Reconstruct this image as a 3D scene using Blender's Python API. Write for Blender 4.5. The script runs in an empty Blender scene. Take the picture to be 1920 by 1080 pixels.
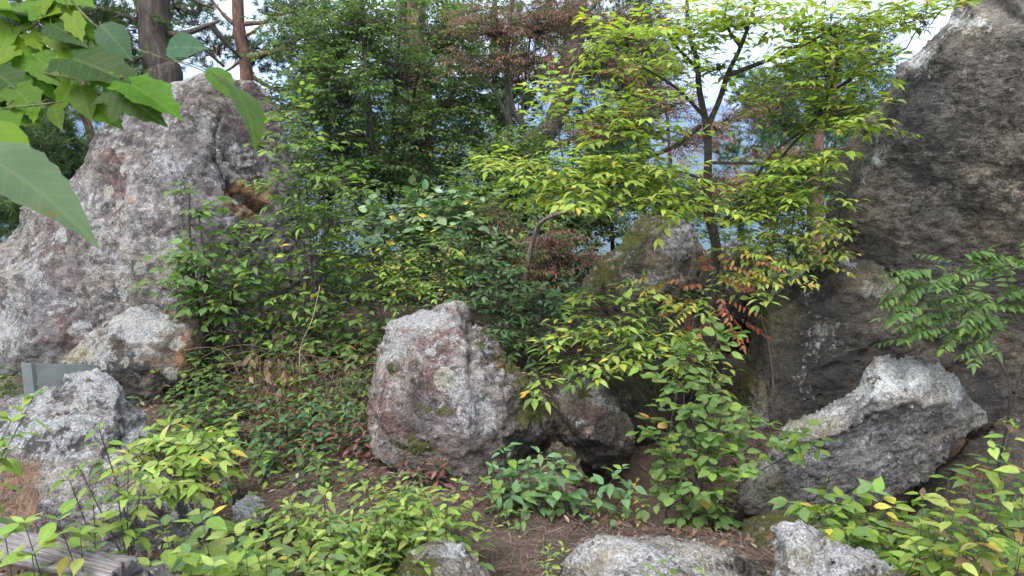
import bpy, math, random
import numpy as np
from mathutils import Vector, Matrix
from mathutils.geometry import delaunay_2d_cdt

random.seed(7)
RS = np.random.RandomState(7)
SC = bpy.context.scene
COL = SC.collection

# ------------------------------------------------------------------ camera, sky, sun, exposure
PITCH = math.radians(9.8)
EYE = Vector((0, 0, 1.6))
F = 1387.0
cam_d = bpy.data.cameras.new('camera')
cam = bpy.data.objects.new('camera', cam_d)
COL.objects.link(cam)
cam.location = EYE
cam.rotation_euler = (math.pi / 2 - PITCH, 0, 0)
cam_d.sensor_width = 36.0
cam_d.lens = 26.0
cam_d.clip_start = 0.05
cam_d.clip_end = 40000
cam_d.dof.use_dof = True
cam_d.dof.focus_distance = 4.2
cam_d.dof.aperture_fstop = 11.0
SC.camera = cam

SUN_EL, SUN_AZ = math.radians(58), math.radians(205)     # azimuth clockwise from +Y
world = bpy.data.worlds.new('World')
SC.world = world
world.use_nodes = True
wn, wl = world.node_tree.nodes, world.node_tree.links
wn.clear()
sky = wn.new('ShaderNodeTexSky'); sky.sky_type = 'NISHITA'; sky.sun_disc = False
sky.sun_elevation = SUN_EL; sky.sun_rotation = SUN_AZ
sky.air_density = 1.0; sky.dust_density = 3.0; sky.ozone_density = 1.0
hs = wn.new('ShaderNodeHueSaturation'); hs.inputs['Saturation'].default_value = 0.38
bg = wn.new('ShaderNodeBackground'); bg.inputs['Strength'].default_value = 0.15
wo = wn.new('ShaderNodeOutputWorld')
wl.new(sky.outputs[0], hs.inputs['Color']); wl.new(hs.outputs[0], bg.inputs[0]); wl.new(bg.outputs[0], wo.inputs[0])

sun_d = bpy.data.lights.new('sun', 'SUN'); sun_d.energy = 1.1; sun_d.angle = math.radians(35)
sun_d.color = (1.0, 0.96, 0.9)
sun = bpy.data.objects.new('sun', sun_d); COL.objects.link(sun)
sdir = Vector((math.sin(SUN_AZ) * math.cos(SUN_EL), math.cos(SUN_AZ) * math.cos(SUN_EL), math.sin(SUN_EL)))
sun.rotation_euler = sdir.to_track_quat('Z', 'Y').to_euler()
sun.location = (0, -4, 12)

SC.view_settings.view_transform = 'Standard'
SC.view_settings.look = 'None'
SC.view_settings.gamma = 1.0
SC.view_settings.use_curve_mapping = False
SC.view_settings.exposure = 2.1
SC.cycles.max_bounces = 6
SC.cycles.diffuse_bounces = 3
SC.cycles.transmission_bounces = 4
SC.cycles.glossy_bounces = 2
SC.cycles.volume_bounces = 0

# ------------------------------------------------------------------ projection helpers
FWD = Vector((0, math.cos(PITCH), -math.sin(PITCH)))
UP = Vector((0, math.sin(PITCH), math.cos(PITCH)))

def P(x, y, Y):
    """world point on the photograph's pixel (x, y) at forward distance Y metres"""
    d = Vector(((x - 960) / F, 0, 0)) + UP * (-(y - 540) / F) + FWD
    return EYE + d * (Y / d.y)

def proj(v):
    """numpy world points -> pixels of the photograph"""
    q = v - np.array(EYE)
    f = q @ np.array(FWD); u = q @ np.array(UP)
    f = np.maximum(f, 0.05)
    return np.stack([960 + F * q[:, 0] / f, 540 - F * u / f], 1)

def mpp(Y):
    return Y / F            # metres per photo pixel at distance Y

# ------------------------------------------------------------------ numpy noise
_perm = np.random.RandomState(3).permutation(512).astype(np.int64)
_grad = np.random.RandomState(4).normal(size=(512, 3)); _grad /= np.linalg.norm(_grad, axis=1)[:, None]

def noise(p):
    i = np.floor(p).astype(np.int64); f = p - i
    u = f * f * f * (f * (f * 6 - 15) + 10)
    out = np.zeros(len(p))
    for dx in (0, 1):
        wx = u[:, 0] if dx else 1 - u[:, 0]
        for dy in (0, 1):
            wy = u[:, 1] if dy else 1 - u[:, 1]
            for dz in (0, 1):
                wz = u[:, 2] if dz else 1 - u[:, 2]
                h = _perm[(_perm[(_perm[(i[:, 0] + dx) & 511] + i[:, 1] + dy) & 511] + i[:, 2] + dz) & 511]
                g = _grad[h]
                d = g[:, 0] * (f[:, 0] - dx) + g[:, 1] * (f[:, 1] - dy) + g[:, 2] * (f[:, 2] - dz)
                out += wx * wy * wz * d
    return out * 1.6

def fbm(p, octaves=4, rough=0.5, ridged=False):
    a, s, o = 1.0, 1.0, np.zeros(len(p))
    for k in range(octaves):
        n = noise(p * s + 17.3 * k)
        o += a * ((0.5 - np.abs(n)) if ridged else n)
        a *= rough; s *= 2.03
    return o

# ------------------------------------------------------------------ object helpers
def tag(o, label=None, cat=None, group=None, kind=None):
    if label: o['label'] = label
    if cat: o['category'] = cat
    if group: o['group'] = group
    if kind: o['kind'] = kind
    return o

def empty(name, loc, label, cat, group=None):
    o = bpy.data.objects.new(name, None); COL.objects.link(o)
    o.location = loc; o.empty_display_size = 0.1
    return tag(o, label, cat, group)

def link(name, me, parent=None, mat=None, loc=(0, 0, 0)):
    o = bpy.data.objects.new(name, me); COL.objects.link(o)
    o.location = loc
    if parent: o.parent = parent
    if mat and not me.materials: me.materials.append(mat)
    return o

def mesh_np(name, V, T, smooth=True, attrs=None):
    """V (n,3), T (m,3 or m,4) -> mesh; attrs {name: (n,3|4) colours or vectors}"""
    V = np.asarray(V, dtype=np.float32); T = np.asarray(T, dtype=np.int32)
    k = T.shape[1]
    me = bpy.data.meshes.new(name)
    me.vertices.add(len(V)); me.vertices.foreach_set('co', V.ravel())
    me.loops.add(T.size); me.loops.foreach_set('vertex_index', T.ravel())
    me.polygons.add(len(T))
    me.polygons.foreach_set('loop_start', np.arange(0, T.size, k, dtype=np.int32))
    try:
        me.polygons.foreach_set('loop_total', np.full(len(T), k, dtype=np.int32))
    except Exception:
        pass
    me.polygons.foreach_set('use_smooth', np.full(len(T), smooth, dtype=bool))
    for nm, A in (attrs or {}).items():
        A = np.asarray(A, dtype=np.float32)
        if A.shape[1] == 3:
            a = me.attributes.new(nm, 'FLOAT_VECTOR', 'POINT'); a.data.foreach_set('vector', A.ravel())
        else:
            a = me.attributes.new(nm, 'FLOAT_COLOR', 'POINT'); a.data.foreach_set('color', A.ravel())
    me.update(calc_edges=True)
    return me

# ------------------------------------------------------------------ materials
class NT:
    def __init__(s, name):
        s.m = bpy.data.materials.new(name); s.m.use_nodes = True
        s.t = s.m.node_tree; s.t.nodes.clear()
        s.out = s.t.nodes.new('ShaderNodeOutputMaterial')
    def n(s, ty, **kw):
        nd = s.t.nodes.new('ShaderNode' + ty)
        for k, v in kw.items():
            if k in nd.bl_rna.properties: setattr(nd, k, v)
            else: nd.inputs[k].default_value = v
        return nd
    def l(s, a, b): s.t.links.new(a, b)
    def setin(s, nd, key, v):
        if hasattr(v, 'node'): s.l(v, nd.inputs[key])
        else: nd.inputs[key].default_value = v
    def noise(s, vec, scale, detail=6, rough=0.6, dist=0.0):
        nd = s.n('TexNoise'); nd.inputs['Scale'].default_value = scale
        nd.inputs['Detail'].default_value = detail; nd.inputs['Roughness'].default_value = rough
        nd.inputs['Distortion'].default_value = dist
        s.l(vec, nd.inputs['Vector']); return nd.outputs[0]
    def ramp(s, fac, stops, interp='LINEAR'):
        nd = s.n('ValToRGB'); nd.color_ramp.interpolation = interp
        e = nd.color_ramp.elements
        while len(e) < len(stops): e.new(0.5)
        for i, (p, c) in enumerate(stops):
            e[i].position = p
            e[i].color = (c, c, c, 1) if not hasattr(c, '__len__') else (*c[:3], 1)
        s.l(fac, nd.inputs[0]); return nd.outputs[0]
    def mix(s, fac, a, b, mode='MIX'):
        nd = s.n('Mix'); nd.data_type = 'RGBA'; nd.blend_type = mode
        s.setin(nd, 0, fac)
        for k, v in ((6, a), (7, b)):
            if hasattr(v, 'node'): s.l(v, nd.inputs[k])
            else: nd.inputs[k].default_value = (*v[:3], 1)
        return nd.outputs[2]
    def math(s, op, a, b=0.0, c=0.0, clamp=False):
        nd = s.n('Math'); nd.operation = op; nd.use_clamp = clamp
        s.setin(nd, 0, a); s.setin(nd, 1, b); s.setin(nd, 2, c)
        return nd.outputs[0]
    def attr(s, name):
        nd = s.n('Attribute'); nd.attribute_name = name; return nd

def rock_mat(name, dark, mid, light, pale=(0.50, 0.52, 0.53), pale_amt=0.5, dark_amt=0.5, freq=1.0, stretch=None, bump=0.8, ros_amt=1.0, k=0.62):
    dark, mid, light, pale = (tuple(c * k for c in q) for q in (dark, mid, light, pale))
    N = NT(name)
    tc = N.n('TexCoord'); vec = tc.outputs['Object']
    if stretch:
        mp = N.n('Mapping'); mp.inputs['Rotation'].default_value = stretch[0]; mp.inputs['Scale'].default_value = stretch[1]
        N.l(vec, mp.inputs[0]); svec = mp.outputs[0]
    else: svec = vec
    A = N.attr('mA'); B = N.attr('mB')
    sa = N.n('SeparateColor'); N.l(A.outputs['Color'], sa.inputs[0])
    sb = N.n('SeparateColor'); N.l(B.outputs['Color'], sb.inputs[0])
    moss, rust, palem = sa.outputs[0], sa.outputs[1], sa.outputs[2]
    mauve, darkm, yel = sb.outputs[0], sb.outputs[1], sb.outputs[2]
    n1 = N.noise(svec, 4.5 * freq, 9, 0.68, 0.3)
    n2 = N.noise(svec, 34 * freq, 6, 0.75)
    n3 = N.noise(vec, 110 * freq, 3, 0.7)
    n0 = N.noise(vec, 1.7, 4, 0.6); n4 = N.noise(svec, 13 * freq, 5, 0.7)
    base = N.ramp(n1, [(0.30, dark), (0.5, mid), (0.70, light)])
    base = N.mix(0.9, base, N.ramp(n0, [(0.36, (0.72, 0.72, 0.78)), (0.5, (1.0, 0.97, 0.93)), (0.64, (1.22, 1.12, 0.95))]), 'MULTIPLY')
    base = N.mix(0.7, base, N.ramp(n4, [(0.34, 0.45), (0.5, 1.0), (0.68, 1.3)]), 'MULTIPLY')
    # mauve and rust weathering with patch-like noisy borders
    w = N.noise(vec, 11, 6, 0.7)
    wm = N.math('ADD', mauve, N.math('MULTIPLY', N.math('SUBTRACT', w, 0.5), 1.6))
    base = N.mix(N.math('MULTIPLY', N.ramp(wm, [(0.35, 0.0), (0.62, 1.0)]), 0.85), base, N.mix(n2, (0.05, 0.026, 0.026), (0.135, 0.082, 0.076)))
    w2 = N.noise(vec, 7.3, 7, 0.7)
    wr = N.math('ADD', rust, N.math('MULTIPLY', N.math('SUBTRACT', w2, 0.5), 1.4))
    base = N.mix(N.math('MULTIPLY', N.ramp(wr, [(0.4, 0.0), (0.7, 1.0)]), 0.8), base, N.mix(n2, (0.11, 0.05, 0.02), (0.27, 0.155, 0.07)))
    # dark crust lichen
    wd = N.noise(svec, 15 * freq, 8, 0.75, 0.4)
    gate = N.noise(vec, 2.9, 3, 0.55, 0.4)
    wd = N.math('ADD', wd, N.math('MULTIPLY', N.math('SUBTRACT', 0.5, gate), 0.45))
    dk = N.math('ADD', N.math('ADD', wd, N.math('MULTIPLY', darkm, 0.35)), (dark_amt - 0.5) * 0.3)
    base = N.mix(N.math('MULTIPLY', N.ramp(dk, [(0.53, 0.0), (0.63, 1.0)]), 0.8), base, (0.024, 0.023, 0.023))
    # pale crust lichen, speckled; its mask also lightens one shaded underside
    wp = N.noise(vec, 21 * freq, 9, 0.78, 0.2)
    gate2 = N.noise(vec, 3.7, 3, 0.55, 0.6)
    wp = N.math('ADD', wp, N.math('MULTIPLY', N.math('SUBTRACT', gate2, 0.53), 0.55))
    pk = N.math('ADD', N.math('ADD', wp, N.math('MULTIPLY', palem, 0.30)), (pale_amt - 0.5) * 0.3)
    base = N.mix(N.math('MULTIPLY', N.ramp(pk, [(0.55, 0.0), (0.64, 1.0)]), 0.85), base, N.mix(n3, tuple(c * 0.62 for c in pale), pale))
    # round lichen rosettes
    vo = N.n('TexVoronoi'); vo.inputs['Scale'].default_value = 7.0; vo.inputs['Randomness'].default_value = 1.0
    dv = N.n('VectorMath'); dv.operation = 'MULTIPLY_ADD'
    nz = N.n('TexNoise'); nz.inputs['Scale'].default_value = 30; nz.inputs['Detail'].default_value = 4
    N.l(vec, nz.inputs['Vector'])
    N.l(nz.outputs['Color'], dv.inputs[0]); dv.inputs[1].default_value = (0.05, 0.05, 0.05); N.l(vec, dv.inputs[2])
    N.l(dv.outputs[0], vo.inputs['Vector'])
    cs = N.n('SeparateColor'); N.l(vo.outputs['Color'], cs.inputs[0])
    ros = N.math('MULTIPLY', N.math('LESS_THAN', vo.outputs['Distance'], N.math('MULTIPLY', cs.outputs[0], 0.42)), N.math('GREATER_THAN', cs.outputs[1], 0.80 - 0.25 * pale_amt))
    base = N.mix(N.math('MULTIPLY', ros, 0.6 * ros_amt), base, N.mix(cs.outputs[2], (0.27, 0.28, 0.27), (0.24, 0.25, 0.19)))
    # yellow-green tint
    base = N.mix(N.math('MULTIPLY', N.ramp(N.math('ADD', yel, N.math('MULTIPLY', N.math('SUBTRACT', w, 0.5), 1.2)), [(0.3, 0.0), (0.8, 1.0)]), 0.6), base, N.mix(n2, (0.075, 0.063, 0.03), (0.21, 0.19, 0.115)))
    # mineral speckle
    base = N.mix(0.85, base, N.ramp(n3, [(0.32, 0.35), (0.5, 1.0), (0.68, 1.5)]), 'MULTIPLY')
    base = N.mix(0.6, base, N.ramp(n2, [(0.32, 0.45), (0.5, 1.0), (0.70, 1.35)]), 'MULTIPLY')
    # fine dark cracks and pits
    cr = N.math('ABSOLUTE', N.math('SUBTRACT', N.noise(svec, 6.0 * freq, 7, 0.72, 0.6), 0.5))
    base = N.mix(N.math('MULTIPLY', N.ramp(cr, [(0.0, 1.0), (0.022, 0.0)]), 0.6), base, (0.02, 0.018, 0.017))
    # moss
    wmoss = N.noise(vec, 16, 8, 0.75)
    mk = N.ramp(N.math('ADD', moss, N.math('MULTIPLY', N.math('SUBTRACT', wmoss, 0.5), 3.4)), [(0.46, 0.0), (0.66, 1.0)])
    mcol = N.ramp(N.noise(vec, 60, 6, 0.8), [(0.3, (0.018, 0.022, 0.007)), (0.5, (0.055, 0.062, 0.017)), (0.72, (0.125, 0.13, 0.038))])
    base = N.mix(mk, base, mcol)
    bs = N.n('BsdfPrincipled'); N.l(base, bs.inputs['Base Color'])
    bs.inputs['Roughness'].default_value = 0.92; bs.inputs['Specular IOR Level'].default_value = 0.2
    h = N.math('ADD', N.math('ADD', N.math('MULTIPLY', n2, 1.0), N.math('MULTIPLY', n3, 0.45)), N.math('MULTIPLY', n4, 1.6))
    h = N.math('ADD', h, N.math('MULTIPLY', N.math('MULTIPLY', mk, N.noise(vec, 140, 4, 0.8)), 1.0))
    bp = N.n('Bump'); bp.inputs['Strength'].default_value = bump; bp.inputs['Distance'].default_value = 0.04
    N.l(h, bp.inputs['Height']); N.l(bp.outputs[0], bs.inputs['Normal'])
    N.l(bs.outputs[0], N.out.inputs[0])
    return N.m

def leaf_mat(name, trans=0.42, gloss=0.35, rough=0.45, vein_k=0.22):
    N = NT(name)
    c = N.attr('Col'); oi = N.n('ObjectInfo')
    col = N.mix(1.0, c.outputs['Color'], oi.outputs['Color'], 'MULTIPLY')
    lv = N.attr('lv'); sx = N.n('SeparateXYZ'); N.l(lv.outputs['Vector'], sx.inputs[0])
    ax = N.math('ABSOLUTE', sx.outputs[0])
    ph = N.math('FRACT', N.math('MULTIPLY', N.math('SUBTRACT', sx.outputs[1], N.math('MULTIPLY', ax, 0.8)), 8.0))
    vein = N.math('LESS_THAN', N.math('ABSOLUTE', N.math('SUBTRACT', ph, 0.5)), 0.07)
    mid = N.math('LESS_THAN', ax, 0.018)
    vm = N.math('MAXIMUM', N.math('MULTIPLY', vein, 0.6), mid)
    tc = N.n('TexCoord')
    vo_ = N.n('VectorMath'); vo_.operation = 'ADD'; N.l(tc.outputs['Object'], vo_.inputs[0])
    rr = N.n('CombineXYZ'); N.l(N.math('MULTIPLY', oi.outputs['Random'], 40.0), rr.inputs[0]); N.l(N.math('MULTIPLY', oi.outputs['Random'], 17.0), rr.inputs[1]); N.l(rr.outputs[0], vo_.inputs[1])
    blot = N.noise(vo_.outputs[0], 6, 5, 0.75)
    col = N.mix(0.5, col, N.ramp(blot, [(0.3, 0.6), (0.5, 1.0), (0.7, 1.3)]), 'MULTIPLY')
    col = N.mix(N.math('MULTIPLY', N.ramp(N.noise(vo_.outputs[0], 9, 3, 0.6), [(0.66, 0.0), (0.72, 1.0)]), 0.55), col, (0.16, 0.11, 0.035))
    col = N.mix(N.math('MULTIPLY', vm, vein_k), col, (0.30, 0.36, 0.14))
    bs = N.n('BsdfPrincipled'); N.l(col, bs.inputs['Base Color'])
    bs.inputs['Roughness'].default_value = rough; bs.inputs['Specular IOR Level'].default_value = gloss
    bp = N.n('Bump'); bp.inputs['Strength'].default_value = 0.35; bp.inputs['Distance'].default_value = 0.002
    N.l(vm, bp.inputs['Height']); N.l(bp.outputs[0], bs.inputs['Normal'])
    tr = N.n('BsdfTranslucent')
    N.l(N.mix(1.0, col, (1.32, 1.5, 0.7), 'MULTIPLY'), tr.inputs[0])
    mx = N.n('MixShader'); mx.inputs[0].default_value = trans
    N.l(bs.outputs[0], mx.inputs[1]); N.l(tr.outputs[0], mx.inputs[2])
    N.l(mx.outputs[0], N.out.inputs[0])
    return N.m

def bark_mat(name, a, b, scale=14, ratio=0.25):
    N = NT(name)
    tc = N.n('TexCoord'); mp = N.n('Mapping'); mp.inputs['Scale'].default_value = (1, 1, ratio)
    N.l(tc.outputs['Object'], mp.inputs[0])
    n1 = N.noise(mp.outputs[0], scale, 8, 0.7, 0.5)
    n2 = N.noise(tc.outputs['Object'], 60, 4, 0.7)
    col = N.ramp(n1, [(0.3, tuple(x * 0.35 for x in a)), (0.48, a), (0.68, b)])
    col = N.mix(0.6, col, N.ramp(n2, [(0.3, 0.5), (0.5, 1.0), (0.7, 1.3)]), 'MULTIPLY')
    lich = N.ramp(N.noise(tc.outputs['Object'], 9, 6, 0.7), [(0.60, 0.0), (0.70, 0.22)])
    col = N.mix(lich, col, (0.22, 0.23, 0.20))
    bs = N.n('BsdfPrincipled'); N.l(col, bs.inputs['Base Color']); bs.inputs['Roughness'].default_value = 0.9
    bp = N.n('Bump'); bp.inputs['Strength'].default_value = 0.9; bp.inputs['Distance'].default_value = 0.03
    N.l(n1, bp.inputs['Height']); N.l(bp.outputs[0], bs.inputs['Normal'])
    N.l(bs.outputs[0], N.out.inputs[0]); return N.m

def col_mat(name, rough=0.85, trans=0.0):
    """colour from the mesh's own Col attribute (needles, litter, twigs)"""
    N = NT(name); c = N.attr('Col'); oi = N.n('ObjectInfo')
    col = N.mix(1.0, c.outputs['Color'], oi.outputs['Color'], 'MULTIPLY')
    bs = N.n('BsdfPrincipled'); N.l(col, bs.inputs['Base Color']); bs.inputs['Roughness'].default_value = rough
    bs.inputs['Specular IOR Level'].default_value = 0.25
    if trans:
        tr = N.n('BsdfTranslucent'); N.l(col, tr.inputs[0]); mx = N.n('MixShader'); mx.inputs[0].default_value = trans
        N.l(bs.outputs[0], mx.inputs[1]); N.l(tr.outputs[0], mx.inputs[2]); N.l(mx.outputs[0], N.out.inputs[0])
    else: N.l(bs.outputs[0], N.out.inputs[0])
    return N.m

M_LEAF = leaf_mat('broad_leaf', 0.46, 0.24, 0.48)
M_MAPLE = leaf_mat('thin_maple_leaf', 0.55, 0.12, 0.5, 0.10)
M_LEAFG = leaf_mat('glossy_leaf', 0.25, 0.6, 0.32)
M_NEEDLE = col_mat('pine_needles', 0.6, 0.25)
M_LITTER = col_mat('dead_litter', 0.9, 0.1)
M_TWIG = bark_mat('dark_twig', (0.035, 0.028, 0.022), (0.10, 0.085, 0.07), 30, 0.4)
M_TWIGB = bark_mat('dead_brown_twig', (0.10, 0.06, 0.04), (0.24, 0.16, 0.11), 30, 0.4)
M_GREENSTEM = bark_mat('green_stem', (0.07, 0.08, 0.025), (0.16, 0.17, 0.06), 30, 0.4)
M_PINEG = bark_mat('grey_pine_bark', (0.030, 0.024, 0.020), (0.085, 0.067, 0.058), 16, 0.3)
M_PINER = bark_mat('red_pine_bark', (0.065, 0.034, 0.024), (0.16, 0.085, 0.056), 14, 0.3)

# ------------------------------------------------------------------ terrain
def ground_h(x, y):
    x = np.asarray(x, float); y = np.asarray(y, float)
    p = np.stack([x, y, np.zeros_like(x)], -1).reshape(-1, 3)
    near = np.clip(1 - np.hypot(p[:, 0], p[:, 1]) / 60, 0, 1)
    h = (fbm(p * 0.9, 3) * 0.05 + fbm(p * 5.5 + 9, 3) * 0.016) * near
    X, Yv = p[:, 0], p[:, 1]
    h -= 0.75 * np.exp(-(((X - 0.74) / 0.30) ** 2 + ((Yv - 3.85) / 0.42) ** 2))          # the dark hole between the boulders
    h -= 0.35 * np.exp(-(((X - 1.7) / 0.6) ** 2 + ((Yv - 3.3) / 0.5) ** 2))
    h -= 0.45 * np.exp(-(((X - 0.64) / 0.20) ** 2 + ((Yv - 3.5) / 0.26) ** 2))
    h -= 0.40 * np.exp(-(((X - 2.3) / 0.8) ** 2 + ((Yv - 3.6) / 0.7) ** 2))
    h += 0.28 * np.exp(-(((X + 1.3) / 1.3) ** 2 + ((Yv - 6.2) / 1.3) ** 2))              # bank under the shrubs
    d = np.maximum(Yv - 13, 0)
    h -= np.minimum(d * 0.30 + 0.002 * d * d * (d < 200) + (d >= 200) * 80, 260)
    far = np.clip((Yv - 60) / 400, 0, 1)
    h += far * fbm(p * 0.004 + 3, 4) * 60
    return h.reshape(x.shape)

def axis(lo, hi, step, far_lo, far_hi, grow=1.18):
    a = list(np.arange(lo, hi + 1e-6, step)); s = step
    while a[-1] < far_hi: s *= grow; a.append(a[-1] + s)
    s = step
    while a[0] > far_lo: s *= grow; a.insert(0, a[0] - s)
    return np.array(a)

def build_ground():
    xs = np.clip(axis(-3.2, 3.2, 0.028, -9000, 9000), -8900, 8900); ys = np.clip(axis(1.4, 5.2, 0.028, -170, 8500), -180, 8800)
    X, Y = np.meshgrid(xs, ys)
    Z = ground_h(X, Y)
    V = np.stack([X, Y, Z], -1).reshape(-1, 3)
    nx, ny = len(xs), len(ys)
    i = (np.arange(ny - 1)[:, None] * nx + np.arange(nx - 1)[None]).ravel()
    T = np.stack([i, i + 1, i + nx + 1, i + nx], 1)
    N = NT('forest_soil')
    tc = N.n('TexCoord'); vec = tc.outputs['Object']
    n1 = N.noise(vec, 3.2, 8, 0.7); n2 = N.noise(vec, 45, 6, 0.8); n3 = N.noise(vec, 160, 3, 0.7)
    col = N.ramp(n1, [(0.32, (0.032, 0.023, 0.018)), (0.5, (0.068, 0.050, 0.040)), (0.7, (0.125, 0.098, 0.080))])
    col = N.mix(0.8, col, N.ramp(n2, [(0.3, 0.4), (0.5, 1.0), (0.7, 1.5)]), 'MULTIPLY')
    col = N.mix(0.6, col, N.ramp(n3, [(0.3, 0.5), (0.5, 1.0), (0.7, 1.5)]), 'MULTIPLY')
    sx = N.n('SeparateXYZ'); N.l(vec, sx.inputs[0])
    fm = N.ramp(N.math('ADD', N.math('MULTIPLY', sx.outputs[1], 0.03), N.math('MULTIPLY', n1, 0.1)), [(0.28, 0.0), (0.40, 1.0)])
    col = N.mix(fm, col, N.ramp(N.noise(vec, 0.05, 8, 0.8), [(0.35, (0.02, 0.035, 0.012)), (0.65, (0.06, 0.085, 0.03))]))
    bs = N.n('BsdfPrincipled'); N.l(col, bs.inputs['Base Color']); bs.inputs['Roughness'].default_value = 0.95
    bs.inputs['Specular IOR Level'].default_value = 0.15
    bp = N.n('Bump'); bp.inputs['Strength'].default_value = 0.9; bp.inputs['Distance'].default_value = 0.02
    N.l(N.math('ADD', n2, N.math('MULTIPLY', n3, 0.5)), bp.inputs['Height']); N.l(bp.outputs[0], bs.inputs['Normal'])
    N.l(bs.outputs[0], N.out.inputs[0])
    o = link('ground', mesh_np('ground', V, T), None, N.m); tag(o, kind='structure')
build_ground()

def build_hills():
    N = NT('wooded_hills'); tc = N.n('TexCoord')
    n1 = N.noise(tc.outputs['Object'], 0.012, 8, 0.75)
    bs = N.n('BsdfPrincipled'); bs.inputs['Roughness'].default_value = 1.0
    N.l(N.ramp(n1, [(0.35, (0.018, 0.032, 0.012)), (0.65, (0.06, 0.085, 0.032))]), bs.inputs['Base Color'])
    N.l(bs.outputs[0], N.out.inputs[0])
    for y0, hmax, seed, w in ((4200, 330, 1, 6000), (6400, 760, 5, 8200)):
        xs = np.linspace(-w, w, 160); t = np.linspace(-1, 1, 24)
        X, Tt = np.meshgrid(xs, t)
        p = np.stack([X.ravel() * 0.0006 + seed * 9, Tt.ravel() * 0.6, np.zeros(X.size)], 1)
        ridge = (0.75 + 0.6 * fbm(p, 5)).reshape(X.shape)
        Z = -300 + (hmax + 300) * ridge * (1 - np.abs(Tt) ** 1.3)
        V = np.stack([X, y0 + Tt * 1100 + 120 * noise(p * 3).reshape(X.shape), Z], -1).reshape(-1, 3)
        nx, ny = 160, 24
        i = (np.arange(ny - 1)[:, None] * nx + np.arange(nx - 1)[None]).ravel()
        o = link('hills', mesh_np('hills', V, np.stack([i, i + 1, i + nx + 1, i + nx], 1)), None, N.m)
        tag(o, kind='structure')
build_hills()

# ------------------------------------------------------------------ boulders
def split_long(V, T, Lf, passes=9):
    """conforming split of edges longer than Lf(midpoints)"""
    for _ in range(passes):
        E = np.sort(np.concatenate([T[:, [0, 1]], T[:, [1, 2]], T[:, [2, 0]]]), 1)
        U, inv = np.unique(E, axis=0, return_inverse=True); inv = inv.reshape(3, -1).T
        mid = (V[U[:, 0]] + V[U[:, 1]]) / 2
        ln = np.linalg.norm(V[U[:, 0]] - V[U[:, 1]], axis=1)
        mk = ln > Lf(mid) * 1.35
        if not mk.any(): break
        idx = np.full(len(U), -1); idx[mk] = len(V) + np.arange(mk.sum())
        V = np.concatenate([V, mid[mk]])
        m = idx[inv]                                  # (nt,3) midpoint per edge 01,12,20
        c = (m >= 0).sum(1); out = [T[c == 0]]
        t, q = T[c == 3], m[c == 3]
        out += [np.stack([t[:, 0], q[:, 0], q[:, 2]], 1), np.stack([q[:, 0], t[:, 1], q[:, 1]], 1),
                np.stack([q[:, 2], q[:, 1], t[:, 2]], 1), q]
        for k in range(3):                            # one marked edge: k
            s = (c == 1) & (m[:, k] >= 0); t, q = T[s], m[s][:, k]
            a, b, d = t[:, k], t[:, (k + 1) % 3], t[:, (k + 2) % 3]
            out += [np.stack([a, q, d], 1), np.stack([q, b, d], 1)]
            s = (c == 2) & (m[:, k] < 0); t = T[s]; mm = m[s]     # unmarked edge: k
            a, b, d = t[:, k], t[:, (k + 1) % 3], t[:, (k + 2) % 3]
            q1, q2 = mm[:, (k + 1) % 3], mm[:, (k + 2) % 3]       # on b-d, d-a
            out += [np.stack([q2, q1, d], 1), np.stack([a, b, q1], 1), np.stack([a, q1, q2], 1)]
        T = np.concatenate([o for o in out if len(o)])
    return V, T

def vnormals(V, T):
    n = np.cross(V[T[:, 1]] - V[T[:, 0]], V[T[:, 2]] - V[T[:, 0]])
    N = np.zeros_like(V)
    for k in range(3):
        for j in range(3): N[:, j] += np.bincount(T[:, k], n[:, j], len(V))
    return N / (np.linalg.norm(N, axis=1)[:, None] + 1e-12)

def smooth_np(V, T, it, lam=0.5):
    E = np.concatenate([T[:, [0, 1]], T[:, [1, 2]], T[:, [2, 0]]])
    deg = np.bincount(E[:, 0], minlength=len(V)) + np.bincount(E[:, 1], minlength=len(V))
    for _ in range(it):
        S = np.zeros_like(V)
        for j in range(3):
            S[:, j] = np.bincount(E[:, 0], V[E[:, 1], j], len(V)) + np.bincount(E[:, 1], V[E[:, 0], j], len(V))
        V = V + lam * (S / deg[:, None] - V)
    return V

def seg_dist(p, line):
    d = np.full(len(p), 1e9)
    for a, b in zip(line[:-1], line[1:]):
        a, b = np.array(a, float), np.array(b, float); ab = b - a
        t = np.clip(((p - a) @ ab) / (ab @ ab + 1e-9), 0, 1)
        d = np.minimum(d, np.linalg.norm(p - (a + t[:, None] * ab), axis=1))
    return d

def jag(line, amp, seed):
    r = random.Random(seed); out = []
    for a, b in zip(line[:-1], line[1:]):
        out.append(a)
        n = max(1, int(math.hypot(b[0] - a[0], b[1] - a[1]) / 18))
        for k in range(1, n):
            t = k / n
            out.append((a[0] + (b[0] - a[0]) * t + r.uniform(-amp, amp), a[1] + (b[1] - a[1]) * t + r.uniform(-amp, amp)))
    return out + [line[-1]]

KIND = {'moss': (0, 0), 'rust': (0, 1), 'pale': (0, 2), 'mauve': (1, 0), 'dark': (1, 1), 'yellow': (1, 2)}
ROCKS = {}

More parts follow.
